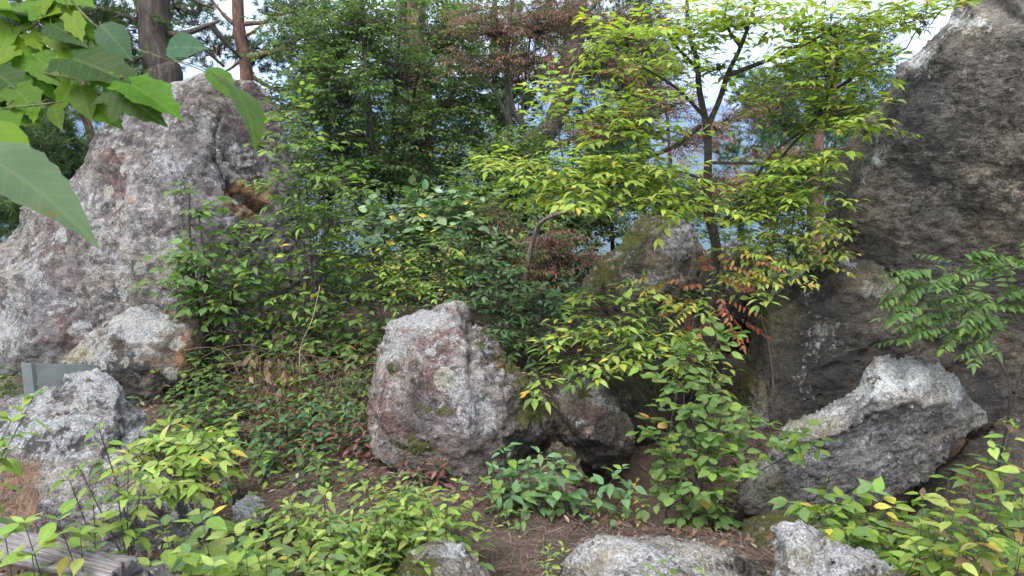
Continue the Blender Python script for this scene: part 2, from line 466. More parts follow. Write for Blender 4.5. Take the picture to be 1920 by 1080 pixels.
def boulder(label, mat, Y0, sil, inner, back=0.8, L=0.02, amp=(0.02, 0.007), fs=3.5, smooth=3, blobs=(), grooves=(), top_moss=0.0, top_pale=0.0, seed=0, name='boulder', cat='boulder', shrink=0.86, drop=0.0, group=None, strata=None, sharp=1.0):
    n = len(sil)
    pts = [(s[0], s[1], Y0 + (s[2] if len(s) > 2 else 0)) for s in sil] + [(q[0], q[1], Y0 + q[2]) for q in inner]
    r = delaunay_2d_cdt([Vector((p[0], -p[1])) for p in pts], [], [list(range(n))], 1, 1e-4)
    vv, tris, ov = r[0], r[2], r[3]
    P3 = []
    for k, v in enumerate(vv):
        o = ov[k][0] if ov[k] else min(range(len(pts)), key=lambda j: (pts[j][0] - v[0]) ** 2 + (pts[j][1] + v[1]) ** 2)
        P3.append(P(pts[o][0], pts[o][1], pts[o][2]))
    front = [tuple(t) for t in tris]
    # orient towards the camera
    fr = []
    for t in front:
        a, b, c = (P3[k] for k in t)
        nrm = (b - a).cross(c - a)
        fr.append(t if nrm.dot(EYE - a) > 0 else (t[0], t[2], t[1]))
    ec = {}
    for t in fr:
        for k in range(3): ec[(t[k], t[(k + 1) % 3])] = 1
    bnd = [e for e in ec if (e[1], e[0]) not in ec]
    nxt = dict(bnd); st = bnd[0][0]; loop = [st]
    while nxt[loop[-1]] != st: loop.append(nxt[loop[-1]])
    cen = sum((P3[k] for k in loop), Vector()) / len(loop)
    V = list(P3); rings = [loop]
    for dy, sc in ((0.35, shrink + (1 - shrink) * 0.35), (0.75, shrink * 0.86), (1.0, shrink * 0.5)):
        ring = []
        for k in loop:
            q = P3[k]
            ring.append(len(V))
            ny = q.y * 0.5 + cen.y * 0.5 + back * dy
            fall = max(0.0, (EYE.z - q.z) / q.y) * max(0.0, ny - q.y)
            V.append(Vector((cen.x + (q.x - cen.x) * sc + (ny - q.y) * cen.x / cen.y, ny, cen.z + (q.z - cen.z) * sc - drop * dy - fall)))
        rings.append(ring)
    T = list(fr)
    for A, B in zip(rings[:-1], rings[1:]):
        for k in range(len(loop)):
            a, b = A[k], A[(k + 1) % len(loop)]; c, d = B[k], B[(k + 1) % len(loop)]
            T += [(b, a, c), (b, c, d)]
    V.append(Vector((cen.x + back * cen.x / cen.y, cen.y + back * 1.02, cen.z - drop - back * max(0.0, (EYE.z - cen.z) / cen.y) - 0.02))); ci = len(V) - 1
    for k in range(len(loop)): T.append((rings[-1][(k + 1) % len(loop)], rings[-1][k], ci))
    V = np.array([tuple(v) for v in V]); T = np.array(T)
    ymax = max(P3[k].y for k in range(len(P3)))
    V, T = split_long(V, T, lambda m: np.where(m[:, 1] > ymax + 0.12, L * 3.5, L))
    V = smooth_np(V, T, smooth)
    off = seed * 13.7
    Nn = vnormals(V, T)
    q = V * fs + off
    if strata:
        ax = np.array(strata[0], float); ax /= np.linalg.norm(ax)
        q = q + (V @ ax)[:, None] * ax[None] * (strata[1] * fs)
    d = amp[0] * (fbm(q, 4, 0.55) + 0.8 * (fbm(q * 0.8 + 50, 3, 0.5, True) - 0.4)) + amp[1] * fbm(V * fs * 6 + off, 3, 0.6) \
        + amp[1] * 0.8 * (fbm(V * fs * 3.1 + off + 7, 3, 0.6, True) - 0.4)
    px = proj(V); isf = V[:, 1] < ymax + 0.15
    for line, w, dep in grooves:
        ds = seg_dist(px, jag(line, 5, seed)); d -= isf * dep * np.exp(-(ds / w) ** 2)
    V = V + Nn * d[:, None]
    Nn = vnormals(V, T)
    mA = np.zeros((len(V), 4)); mB = np.zeros((len(V), 4)); mA[:, 3] = mB[:, 3] = 1
    mm = (mA, mB)
    wob = fbm(V * 4 + off + 31, 4, 0.6) * 0.5
    for b in blobs:
        kind, x, y, rx, ry, st = b
        dd = np.sqrt(((px[:, 0] - x) / rx) ** 2 + ((px[:, 1] - y) / ry) ** 2) + wob * 0.8
        v = st * np.clip(1.35 - dd, 0, 1) * isf
        k, ch = KIND[kind]; mm[k][:, ch] = np.maximum(mm[k][:, ch], v)
    upf = np.clip((Nn[:, 2] - 0.25) / 0.6, 0, 1)
    mA[:, 0] = np.maximum(mA[:, 0], top_moss * upf)
    mA[:, 2] = np.maximum(mA[:, 2], top_pale * upf)
    # cushions of moss stand proud of the stone
    mz = np.clip(mA[:, 0] + fbm(V * 16 + 5, 4, 0.75) * 1.2 - 0.55, 0, 0.45)
    V = V + Nn * (mz * 0.03 * (1 + 0.8 * noise(V * 60)))[:, None]
    base = np.array([V[:, 0].mean(), V[:, 1].mean(), V[:, 2].min()])
    me = mesh_np(name, V - base, T, True, {'mA': mA, 'mB': mB})
    o = link(name, me, None, mat, base)
    tag(o, label, cat, group)
    ROCKS[label] = (V, Nn)
    return o

RM_GREY = rock_mat('grey_lichen_granite', (0.10, 0.092, 0.095), (0.21, 0.20, 0.205), (0.33, 0.325, 0.33), pale_amt=0.46, dark_amt=0.60, k=0.60)
RM_MAUVE = rock_mat('mauve_granite', (0.12, 0.095, 0.09), (0.24, 0.21, 0.20), (0.36, 0.33, 0.325), pale_amt=0.36, dark_amt=0.50, k=0.6)
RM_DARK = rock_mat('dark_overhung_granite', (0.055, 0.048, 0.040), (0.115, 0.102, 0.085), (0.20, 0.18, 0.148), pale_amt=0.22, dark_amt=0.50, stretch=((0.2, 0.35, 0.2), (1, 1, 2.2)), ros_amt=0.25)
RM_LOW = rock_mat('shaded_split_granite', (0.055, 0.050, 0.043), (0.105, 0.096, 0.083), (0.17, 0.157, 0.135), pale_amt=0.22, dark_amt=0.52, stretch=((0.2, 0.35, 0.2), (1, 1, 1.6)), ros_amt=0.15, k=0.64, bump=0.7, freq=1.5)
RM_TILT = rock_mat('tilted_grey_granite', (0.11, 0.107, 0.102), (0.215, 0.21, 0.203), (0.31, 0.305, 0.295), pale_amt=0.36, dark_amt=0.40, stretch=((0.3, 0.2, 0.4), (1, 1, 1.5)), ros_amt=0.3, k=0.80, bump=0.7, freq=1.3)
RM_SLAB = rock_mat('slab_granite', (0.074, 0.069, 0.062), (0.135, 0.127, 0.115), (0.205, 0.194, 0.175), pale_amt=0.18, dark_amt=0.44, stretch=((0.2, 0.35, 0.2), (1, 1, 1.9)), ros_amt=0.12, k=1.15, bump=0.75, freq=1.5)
RM_WARM = rock_mat('warm_weathered_granite', (0.10, 0.085, 0.07), (0.20, 0.175, 0.145), (0.32, 0.29, 0.25), pale_amt=0.40, dark_amt=0.52, k=0.58)
RM_PALE = rock_mat('pale_lichen_granite', (0.19, 0.178, 0.15), (0.34, 0.325, 0.285), (0.48, 0.465, 0.43), pale=(0.60, 0.615, 0.62), pale_amt=0.56, dark_amt=0.50, k=0.58)

# A: the huge pale boulder on the left
boulder('huge grey lichened boulder rising to a peak behind the smaller left rocks', RM_GREY, 6.2,
    [(-90, 520), (-30, 478), (25, 435), (45, 388), (88, 364), (128, 340), (158, 290), (188, 240), (246, 204), (296, 166), (345, 150), (382, 133), (412, 128), (440, 146), (476, 146), (505, 168), (522, 196), (532, 230), (546, 310), (566, 400), (600, 520), (640, 640), (620, 760), (380, 800, -.5), (150, 800, -.8), (-90, 800, -.6)],
    [(240, 330, -.58), (300, 250, -.44), (350, 205, -.36), (400, 260, -.46), (425, 350, -.58), (485, 260, -.18), (500, 380, -.30), (330, 420, -.75), (215, 440, -.80), (130, 430, -.65), (60, 520, -.72), (200, 600, -.98), (60, 650, -.95), (330, 560, -.90), (450, 480, -.55), (500, 600, -.45), (400, 690, -.75), (380, 165, -.22), (440, 180, -.12)],
    back=2.4, L=0.024, amp=(0.030, 0.013), fs=2.2, smooth=2, shrink=0.85, drop=0.5, seed=1, top_pale=0.3,
    blobs=[('mauve', 100, 460, 60, 110, .5), ('mauve', 215, 350, 26, 120, .62), ('mauve', 130, 620, 110, 60, .5), ('mauve', 480, 240, 60, 140, .6), ('mauve', 120, 395, 60, 20, .7), ('rust', 460, 372, 40, 40, 1.3), ('rust', 110, 395, 60, 18, .6), ('rust', 240, 370, 14, 30, .6),
           ('pale', 230, 470, 24, 130, .7), ('pale', 60, 500, 40, 90, .4), ('pale', 170, 440, 40, 90, .3), ('pale', 10, 600, 40, 60, .6), ('yellow', 232, 450, 20, 120, .6), ('yellow', 400, 180, 40, 30, .5), ('pale', 117, 445, 14, 14, 1.2), ('pale', 215, 505, 12, 12, 1.2), ('pale', 150, 615, 22, 18, 1.1), ('pale', 235, 407, 14, 14, 1.2), ('dark', 440, 260, 60, 90, .35), ('pale', 300, 350, 40, 150, .35)],
    grooves=[([(415, 215), (402, 265), (400, 300), (416, 345), (432, 372)], 2.6, 0.06), ([(340, 190), (285, 250), (228, 310), (212, 400), (215, 560)], 18, 0.045), ([(430, 345), (470, 380), (495, 400)], 10, 0.12), ([(250, 230), (285, 218)], 5, 0.05)])

# B: warm angular boulder in front of it
boulder('angular warm grey boulder with ochre left edge leaning against the huge pale boulder', RM_WARM, 4.85,
    [(95, 700), (128, 660), (165, 622), (205, 595), (238, 578), (272, 567), (292, 572), (312, 582), (345, 586), (372, 600), (383, 625), (384, 660), (378, 715), (372, 790), (250, 820, -.2), (120, 800, -.1)],
    [(205, 645, -.22), (270, 592, -.10), (300, 620, -.22), (350, 640, -.20), (250, 690, -.36), (330, 710, -.30), (180, 690, -.25), (150, 670, -.12), (355, 700, -.22)],
    back=0.9, L=0.02, amp=(0.022, 0.008), fs=3.2, smooth=2, drop=0.15, seed=2, top_pale=0.35,
    blobs=[('pale', 255, 610, 70, 36, .9), ('pale', 190, 660, 30, 50, .6), ('rust', 345, 670, 40, 70, .75), ('rust', 290, 680, 70, 20, .55), ('yellow', 140, 665, 60, 22, .8), ('moss', 120, 690, 30, 18, .7), ('dark', 240, 700, 60, 40, .6), ('dark', 310, 720, 60, 30, .5)])

# C: front-left boulder
boulder('broad grey lichened boulder filling the lower left corner beside the steel barrier', RM_GREY, 3.35,
    [(-120, 790), (-40, 765), (30, 745), (92, 722), (118, 703), (152, 697), (198, 698), (222, 712), (236, 745), (270, 785), (312, 826), (335, 860), (372, 905), (410, 950), (455, 1010, -.2), (400, 1080, -.45), (200, 1130, -.6), (-120, 1130, -.6)],
    [(60, 775, -.18), (150, 735, -.12), (215, 775, -.2), (130, 800, -.32), (30, 850, -.42), (180, 870, -.45), (280, 880, -.38), (90, 960, -.6), (250, 980, -.55), (350, 970, -.4)],
    back=0.9, L=0.016, amp=(0.03, 0.010), fs=3.0, smooth=2, drop=0.25, seed=3, top_pale=0.5,
    blobs=[('pale', 190, 730, 70, 50, .9), ('pale', 260, 800, 50, 40, .7), ('mauve', 130, 790, 80, 40, .6), ('dark', 90, 820, 100, 36, .7), ('dark', 250, 830, 60, 30, .5), ('yellow', 90, 900, 110, 60, .55), ('moss', 165, 715, 12, 8, .8), ('pale', 165, 865, 20, 10, 1.0), ('mauve', 330, 960, 60, 40, .4)])

# D: centre boulder
boulder('rounded mauve and grey boulder with mossy right shoulder in the middle of the clearing', RM_MAUVE, 3.95,
    [(720, 614), (742, 600), (765, 592), (785, 580), (812, 574), (835, 567), (855, 566), (872, 575), (884, 604), (905, 620), (928, 640), (950, 672), (975, 692), (1003, 716), (1020, 745), (1033, 780), (1034, 815), (1020, 845), (1003, 866), (960, 890, -.3), (890, 915, -.5), (770, 910, -.5), (700, 850, -.35), (688, 806, -.2), (686, 770, -.1), (695, 712), (708, 668)],
    [(760, 625, -.22), (850, 595, -.12), (868, 640, -.26), (800, 690, -.40), (876, 700, -.42), (725, 690, -.22), (720, 780, -.40), (790, 790, -.52), (880, 790, -.55), (905, 660, -.20), (950, 740, -.32), (985, 800, -.28), (940, 820, -.46), (865, 850, -.55), (980, 755, -.18)],
    back=0.85, L=0.0135, amp=(0.022, 0.007), fs=3.6, smooth=3, drop=0.15, seed=4, top_pale=0.4, sharp=1,
    blobs=[('pale', 800, 600, 80, 24, .9), ('pale', 740, 650, 30, 50, .7), ('pale', 850, 640, 30, 40, .6), ('mauve', 825, 645, 50, 36, 1.0), ('mauve', 830, 710, 60, 40, 1.0), ('mauve', 725, 770, 36, 60, 1.0), ('mauve', 770, 800, 30, 40, .5), ('rust', 830, 625, 50, 34, .45),
           ('moss', 1000, 760, 30, 52, 1.2), ('moss', 955, 680, 36, 26, .8), ('moss', 985, 715, 28, 18, .8), ('moss', 745, 690, 16, 20, .8), ('moss', 800, 770, 40, 22, .75), ('yellow', 742, 700, 16, 14, .8), ('moss', 780, 835, 40, 22, .7), ('moss', 905, 640, 10, 60, .6), ('pale', 880, 770, 70, 60, .55), ('rust', 930, 680, 30, 30, .5), ('dark', 1000, 850, 50, 40, .6), ('pale', 810, 660, 16, 8, 1.1), ('pale', 875, 655, 14, 8, 1.1)],
    grooves=[([(884, 604), (890, 650), (886, 720), (915, 790)], 9, 0.03), ([(720, 620), (800, 618), (870, 600)], 8, 0.012)])

# E, F: the pair behind
boulder('dark brown angular boulder wedged to the right of the rounded central boulder', RM_WARM, 4.15,
    [(1026, 748), (1042, 712), (1062, 698), (1092, 692), (1115, 706), (1140, 726), (1160, 755), (1178, 782), (1190, 820), (1188, 850), (1165, 880), (1132, 900), (1090, 900), (1055, 860), (1035, 815)],
    [(1085, 735, -.16), (1130, 770, -.26), (1100, 820, -.30), (1150, 840, -.24), (1060, 780, -.16), (1120, 725, -.10)],
    back=0.6, L=0.016, amp=(0.02, 0.007), fs=4, smooth=2, seed=5, top_pale=0.5,
    blobs=[('dark', 1110, 830, 60, 60, .3), ('mauve', 1090, 790, 60, 50, .6), ('pale', 1110, 720, 30, 16, .8), ('moss', 1095, 740, 16, 14, .7), ('rust', 1130, 800, 50, 50, .4)])
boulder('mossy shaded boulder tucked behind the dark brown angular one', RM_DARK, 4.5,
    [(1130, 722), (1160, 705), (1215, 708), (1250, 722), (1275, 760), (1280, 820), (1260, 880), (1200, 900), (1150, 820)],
    [(1200, 735, -.12), (1230, 780, -.2), (1190, 800, -.2)],
    back=0.6, L=0.02, amp=(0.025, 0.008), fs=4, seed=6, top_moss=0.9, blobs=[('moss', 1205, 715, 50, 18, 1.1), ('rust', 1220, 790, 50, 40, .6), ('pale', 1170, 750, 24, 24, .7)])
# under the sprays
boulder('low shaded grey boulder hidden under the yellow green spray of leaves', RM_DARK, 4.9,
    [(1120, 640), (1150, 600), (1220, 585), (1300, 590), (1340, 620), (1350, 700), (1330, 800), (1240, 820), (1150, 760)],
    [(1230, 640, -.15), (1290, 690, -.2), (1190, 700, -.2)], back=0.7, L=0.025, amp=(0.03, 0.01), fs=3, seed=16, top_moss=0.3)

# G: mossy pyramid behind
boulder('mossy grey pyramid shaped boulder behind the slender yellow green tree', RM_WARM, 6.3,
    [(1080, 560), (1092, 520), (1130, 482), (1165, 452), (1185, 425), (1202, 408), (1240, 402), (1275, 405), (1302, 425), (1318, 465), (1326, 540), (1330, 650), (1240, 720), (1090, 680)],
    [(1210, 440, -.2), (1270, 450, -.25), (1180, 500, -.35), (1255, 540, -.42), (1140, 540, -.3), (1200, 600, -.5), (1295, 520, -.2)],
    back=1.2, L=0.024, amp=(0.035, 0.012), fs=2.8, smooth=2, drop=0.2, seed=7, top_moss=0.5,
    blobs=[('moss', 1180, 455, 50, 50, .85), ('moss', 1130, 510, 45, 40, .85), ('moss', 1235, 425, 50, 20, .7), ('yellow', 1220, 490, 40, 16, .7), ('pale', 1270, 440, 40, 50, .6), ('pale', 1210, 520, 40, 40, .5), ('dark', 1180, 480, 70, 50, .5)])
boulder('small dark boulder just right of the trunk base of the slender yellow green tree', RM_DARK, 6.0,
    [(1312, 520), (1325, 480), (1360, 455), (1400, 452), (1430, 470), (1445, 540), (1430, 640), (1330, 660)],
    [(1370, 490, -.15), (1390, 560, -.25)], back=0.8, L=0.026, amp=(0.03, 0.01), fs=3, seed=8, top_pale=0.4)

# H: lower split boulder right
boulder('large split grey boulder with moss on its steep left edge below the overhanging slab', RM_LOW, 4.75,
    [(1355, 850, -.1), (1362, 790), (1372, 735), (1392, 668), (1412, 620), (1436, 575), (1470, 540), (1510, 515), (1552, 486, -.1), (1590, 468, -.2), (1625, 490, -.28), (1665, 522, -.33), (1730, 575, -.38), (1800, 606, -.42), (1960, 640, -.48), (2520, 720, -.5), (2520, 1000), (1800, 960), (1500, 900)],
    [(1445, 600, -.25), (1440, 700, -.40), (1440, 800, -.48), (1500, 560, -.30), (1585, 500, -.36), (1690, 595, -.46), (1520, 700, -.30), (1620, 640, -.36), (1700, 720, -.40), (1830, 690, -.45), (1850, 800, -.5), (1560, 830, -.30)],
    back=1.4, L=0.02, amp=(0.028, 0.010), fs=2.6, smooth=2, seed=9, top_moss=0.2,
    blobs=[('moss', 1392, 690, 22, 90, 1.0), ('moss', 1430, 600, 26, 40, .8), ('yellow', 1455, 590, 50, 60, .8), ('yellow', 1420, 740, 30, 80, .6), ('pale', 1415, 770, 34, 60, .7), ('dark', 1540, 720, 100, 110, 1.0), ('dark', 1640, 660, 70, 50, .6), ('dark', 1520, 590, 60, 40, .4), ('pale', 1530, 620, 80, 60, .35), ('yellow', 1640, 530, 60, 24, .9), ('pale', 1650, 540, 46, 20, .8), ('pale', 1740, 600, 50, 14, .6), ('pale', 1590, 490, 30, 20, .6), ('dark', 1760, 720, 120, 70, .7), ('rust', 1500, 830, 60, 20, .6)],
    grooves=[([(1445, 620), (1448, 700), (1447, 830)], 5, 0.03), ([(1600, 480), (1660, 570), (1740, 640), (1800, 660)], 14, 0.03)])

# I: the huge overhanging slab
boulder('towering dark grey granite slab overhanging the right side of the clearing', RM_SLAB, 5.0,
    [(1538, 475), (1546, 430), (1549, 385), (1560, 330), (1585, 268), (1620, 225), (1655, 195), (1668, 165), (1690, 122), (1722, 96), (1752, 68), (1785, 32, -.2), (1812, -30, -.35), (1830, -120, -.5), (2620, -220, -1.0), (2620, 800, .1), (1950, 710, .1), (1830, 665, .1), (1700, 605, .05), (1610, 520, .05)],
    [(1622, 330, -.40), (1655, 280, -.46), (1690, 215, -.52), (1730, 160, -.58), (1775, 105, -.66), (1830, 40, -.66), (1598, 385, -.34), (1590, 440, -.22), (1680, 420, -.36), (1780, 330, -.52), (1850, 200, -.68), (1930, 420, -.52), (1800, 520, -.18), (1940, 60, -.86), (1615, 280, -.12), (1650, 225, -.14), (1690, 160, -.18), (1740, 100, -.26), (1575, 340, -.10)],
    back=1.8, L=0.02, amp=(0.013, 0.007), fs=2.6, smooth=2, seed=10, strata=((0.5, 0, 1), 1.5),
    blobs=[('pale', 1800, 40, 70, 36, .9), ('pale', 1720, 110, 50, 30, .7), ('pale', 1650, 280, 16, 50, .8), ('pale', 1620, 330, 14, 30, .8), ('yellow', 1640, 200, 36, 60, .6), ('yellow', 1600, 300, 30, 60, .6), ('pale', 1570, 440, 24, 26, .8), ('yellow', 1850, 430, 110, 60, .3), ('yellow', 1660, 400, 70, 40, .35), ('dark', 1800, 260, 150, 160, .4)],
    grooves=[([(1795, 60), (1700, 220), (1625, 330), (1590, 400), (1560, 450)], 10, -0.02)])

# J: right front boulder
boulder('tilted boulder with white lichen cap and smooth grey shaded underside', RM_TILT, 3.75,
    [(1384, 945, -.26), (1388, 915, -.22), (1410, 888, -.16), (1432, 862, -.10), (1462, 812), (1492, 790), (1540, 768), (1585, 742), (1608, 728), (1622, 692), (1640, 672), (1660, 666), (1682, 676), (1712, 665), (1740, 667), (1772, 690), (1798, 712), (1812, 742), (1848, 772), (1852, 792), (1820, 812), (1795, 832), (1770, 866), (1720, 905), (1660, 938, -.12), (1600, 950, -.18), (1560, 946, -.22), (1500, 954, -.28), (1430, 972, -.30), (1400, 966, -.30)],
    [(1650, 700, -.22), (1720, 705, -.26), (1700, 742, -.34), (1640, 740, -.32), (1775, 740, -.22), (1660, 752, -.36), (1580, 790, -.36), (1540, 815, -.36), (1500, 822, -.30), (1460, 850, -.22), (1700, 770, -.27), (1620, 812, -.27), (1560, 850, -.30), (1700, 850, -.22), (1620, 890, -.24), (1480, 890, -.36), (1430, 912, -.32), (1790, 778, -.16), (1745, 768, -.26)],
    back=0.8, L=0.012, amp=(0.010, 0.008), fs=4, smooth=1, drop=0.1, seed=11, top_pale=0.3,
    blobs=[('pale', 1705, 705, 90, 34, 1.1), ('pale', 1640, 720, 40, 30, .9), ('pale', 1572, 770, 16, 10, 1.1), ('pale', 1790, 720, 24, 40, .8), ('yellow', 1540, 795, 80, 24, .7), ('pale', 1560, 780, 80, 26, .5), ('rust', 1600, 775, 60, 16, .3), ('pale', 1480, 830, 26, 40, .5), ('pale', 1620, 840, 120, 50, .35), ('yellow', 1440, 920, 50, 40, .6), ('moss', 1520, 905, 60, 24, .45), ('moss', 1640, 715, 16, 12, .5)],  # broad pale patch on the downward-facing underside lifts its shade by colour
    grooves=[([(1500, 826), (1560, 812), (1640, 768), (1690, 752), (1770, 752)], 5, -0.018)])
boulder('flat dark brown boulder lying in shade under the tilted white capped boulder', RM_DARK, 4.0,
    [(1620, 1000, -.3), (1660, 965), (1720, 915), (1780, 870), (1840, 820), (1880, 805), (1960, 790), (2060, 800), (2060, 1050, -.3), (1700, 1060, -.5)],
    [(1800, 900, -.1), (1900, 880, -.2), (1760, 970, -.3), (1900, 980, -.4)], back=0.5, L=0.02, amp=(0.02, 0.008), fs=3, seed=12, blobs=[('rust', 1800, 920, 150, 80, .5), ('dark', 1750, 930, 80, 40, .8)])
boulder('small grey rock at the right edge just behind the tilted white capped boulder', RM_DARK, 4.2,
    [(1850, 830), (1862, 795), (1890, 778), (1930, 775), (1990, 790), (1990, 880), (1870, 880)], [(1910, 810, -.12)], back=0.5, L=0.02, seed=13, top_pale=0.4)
# N: mossy rock under J
boulder('mossy earth covered rock beneath the lower end of the tilted boulder', RM_WARM, 3.15,
    [(1360, 1040), (1385, 990), (1420, 970), (1470, 955), (1540, 950), (1600, 962), (1650, 985), (1720, 1020), (1760, 1090), (1600, 1120, -.3), (1400, 1100, -.3)],
    [(1450, 990, -.15), (1540, 985, -.18), (1620, 1020, -.22), (1480, 1050, -.3)], back=0.5, L=0.016, amp=(0.02, 0.008), fs=4, seed=14, top_moss=0.75,
    blobs=[('rust', 1440, 1000, 60, 24, .7), ('moss', 1500, 970, 90, 20, .9), ('moss', 1600, 1000, 50, 30, .8)])
# K, L, M: bottom edge
boulder('small half buried stone with yellow green moss at the bottom edge of the path', RM_PALE, 2.42,
    [(740, 1120, -.15), (752, 1070), (768, 1040), (800, 1018), (832, 1013), (862, 1028), (892, 1048), (915, 1080), (925, 1130, -.15)],
    [(810, 1045, -.12), (860, 1065, -.16), (790, 1085, -.2)], back=0.3, L=0.010, amp=(0.012, 0.004), fs=5, seed=15, blobs=[('moss', 790, 1070, 50, 30, .95), ('yellow', 790, 1075, 60, 30, .9), ('moss', 880, 1045, 20, 20, .6), ('pale', 835, 1035, 36, 18, .8)])
boulder('low flat topped pale grey boulder along the bottom edge right of the path', RM_PALE, 2.55,
    [(1040, 1140, -.2), (1055, 1085), (1062, 1050), (1085, 1026), (1120, 1010), (1165, 1006), (1230, 1010), (1290, 1018), (1345, 1026), (1400, 1045), (1438, 1062), (1452, 1095), (1460, 1150, -.2)],
    [(1130, 1035, -.14), (1220, 1040, -.16), (1320, 1055, -.16), (1250, 1090, -.3), (1120, 1090, -.28)], back=0.4, L=0.010, amp=(0.016, 0.006), fs=5, seed=17, top_pale=0.3,
    blobs=[('yellow', 1120, 1060, 60, 40, .5), ('mauve', 1380, 1060, 60, 30, .45), ('dark', 1380, 1065, 50, 24, .5), ('pale', 1230, 1050, 60, 40, .5)])
boulder('white lichen crusted boulder at the bottom edge nearest to the camera', RM_PALE, 2.1,
    [(1440, 1130, -.15), (1438, 1090), (1452, 1060), (1446, 1020), (1450, 988), (1466, 976), (1500, 984), (1524, 994), (1546, 1020), (1590, 1028), (1640, 1042), (1680, 1066), (1705, 1100), (1715, 1150, -.15)],
    [(1480, 1010, -.10), (1520, 1045, -.16), (1600, 1060, -.17), (1480, 1080, -.16), (1560, 1100, -.25)], back=0.35, L=0.009, amp=(0.014, 0.005), fs=6, seed=18, top_pale=0.8,
    blobs=[('pale', 1490, 1000, 60, 30, 1.0), ('pale', 1600, 1045, 80, 30, 1.0), ('yellow', 1500, 1040, 40, 30, .8), ('rust', 1490, 1030, 24, 14, .5)])
boulder('small pale flat stone lying in the leaf litter left of the path', RM_PALE, 3.0,
    [(436, 978, -.08), (438, 950, -.02), (455, 934, .08), (480, 931, .09), (497, 938, .04), (500, 962, -.05), (490, 985, -.08)], [(470, 956, -.05)], back=0.12, L=0.010, amp=(0.006, 0.003), fs=8, seed=19, name='stone', cat='stone', top_pale=0.8, blobs=[('pale', 468, 950, 40, 20, 1.0)])
boulder('thin slab of rock standing in the litter below the dark brown angular boulder', RM_WARM, 3.75,
    [(1020, 880), (1030, 835), (1045, 826), (1075, 850), (1098, 892), (1085, 915), (1040, 910)], [(1055, 865, -.05)], back=0.15, L=0.012, amp=(0.008, 0.003), fs=6, seed=20, name='stone', cat='stone', blobs=[('moss', 1060, 850, 30, 20, .6)])

# ------------------------------------------------------------------ leaf shapes (unit length along +Y, face up +Z)
def leaf_shape(prof, fold=0.18, droop=0.22, wave=0.0, cup=0.0):
    V, T, LV = [], [], []
    for (y, w) in prof:
        z = -droop * y * y
        for sx in (-1, 0, 1):
            V.append((sx * w, y, z + abs(sx) * w * fold - (cup * w * w if sx else 0) + wave * math.sin(y * 9) * abs(sx) * w))
            LV.append((sx * w, y, 0))
    for k in range(len(prof) - 1):
        a = k * 3; b = a + 3
        for j in (0, 1):
            q = (a + j, a + j + 1, b + j + 1, b + j)
            w0, w1 = prof[k][1], prof[k + 1][1]
            if w0 < 1e-6: T.append((a + 1, q[2], q[3]))
            elif w1 < 1e-6: T.append((q[0], q[1], b + 1))
            else: T += [(q[0], q[1], q[2]), (q[0], q[2], q[3])]
    return np.array(V, float), np.array(T), np.array(LV, float)

def lobed_shape(lobes, serr=0.05, droop=0.3, fold=0.1, seed=0):
    """palmate leaf: radius by angle from a point near the stalk"""
    r = random.Random(seed); c = np.array((0, 0.22)); out = []
    n = 46
    for k in range(n + 1):
        a = math.radians(-150 + 300 * k / n)              # 0 = tip direction
        R = 0.16
        for (la, ll, lw) in lobes:
            d = abs(math.degrees(a) - la)
            R = max(R, ll * max(0, 1 - (d / lw) ** 0.9) + 0.0)
        R = max(R, 0.30 - 0.0006 * abs(math.degrees(a)))
        R *= 1 + (serr if k % 2 else -serr)
        out.append((c[0] + math.sin(a) * R, c[1] + math.cos(a) * R))
    V = [(0, 0.22, 0)]; LV = [(0, 0.22, 0)]
    for s in (0.5, 1.0):
        for (x, y) in out:
            X, Y = x * s, 0.22 + (y - 0.22) * s
            z = -droop * max(Y, 0) ** 2 - 0.15 * X * X + fold * abs(X) + 0.02 * math.sin(9 * X + 7 * Y)
            V.append((X, Y, z)); LV.append((X, Y, 0))
    m = len(out); T = []
    for k in range(m - 1):
        T.append((0, 1 + k + 1, 1 + k))
        a, b, cc, d = 1 + k, 2 + k, 1 + m + k, 2 + m + k
        T += [(a, b, d), (a, d, cc)]
    return np.array(V, float), np.array(T), np.array(LV, float)

SHAPE = {
    'ovate': leaf_shape([(0, 0), (0.12, 0.12), (0.34, 0.20), (0.56, 0.185), (0.78, 0.09), (0.90, 0.03), (1.0, 0)], 0.22, 0.22),
    'round': leaf_shape([(0, 0), (0.08, 0.17), (0.28, 0.34), (0.52, 0.37), (0.78, 0.26), (0.93, 0.10), (1.0, 0)], 0.14, 0.16),
    'simple': leaf_shape([(0, 0), (0.32, 0.26), (0.65, 0.20), (1.0, 0)], 0.30, 0.25),
    'broad': leaf_shape([(0, 0), (0.12, 0.16), (0.36, 0.27), (0.60, 0.23), (0.82, 0.10), (0.93, 0.03), (1.0, 0)], 0.2, 0.24, 0.06),
    'leaflet': leaf_shape([(0, 0), (0.20, 0.15), (0.50, 0.20), (0.80, 0.11), (1.0, 0)], 0.22, 0.2),
    'serrate': leaf_shape([(0, 0)] + [(0.04 + 0.9 * k / 15, (0.255 * math.sin(math.pi * min(1, (0.06 + 0.94 * k / 15) ** 0.72)) + 0.02) * (1.045 if k % 2 else 0.955)) for k in range(15)] + [(1.0, 0)], 0.12, 0.28, 0.05),
    'maple': lobed_shape([(0, 0.80, 62), (-46, 0.58, 48), (46, 0.58, 48), (-105, 0.38, 50), (105, 0.38, 50)], 0.05, 0.35, 0.16, 1),
    'mapleb': lobed_shape([(0, 0.80, 70), (-34, 0.52, 60), (34, 0.52, 60), (-100, 0.33, 60), (100, 0.33, 60)], 0.05, 0.22, 0.22, 2),
    'fine': leaf_shape([(0, 0), (0.4, 0.12), (1.0, 0)], 0.2, 0.3),
    'dead': leaf_shape([(0, 0), (0.2, 0.17), (0.55, 0.22), (1.0, 0)], 0.7, -0.35),
}
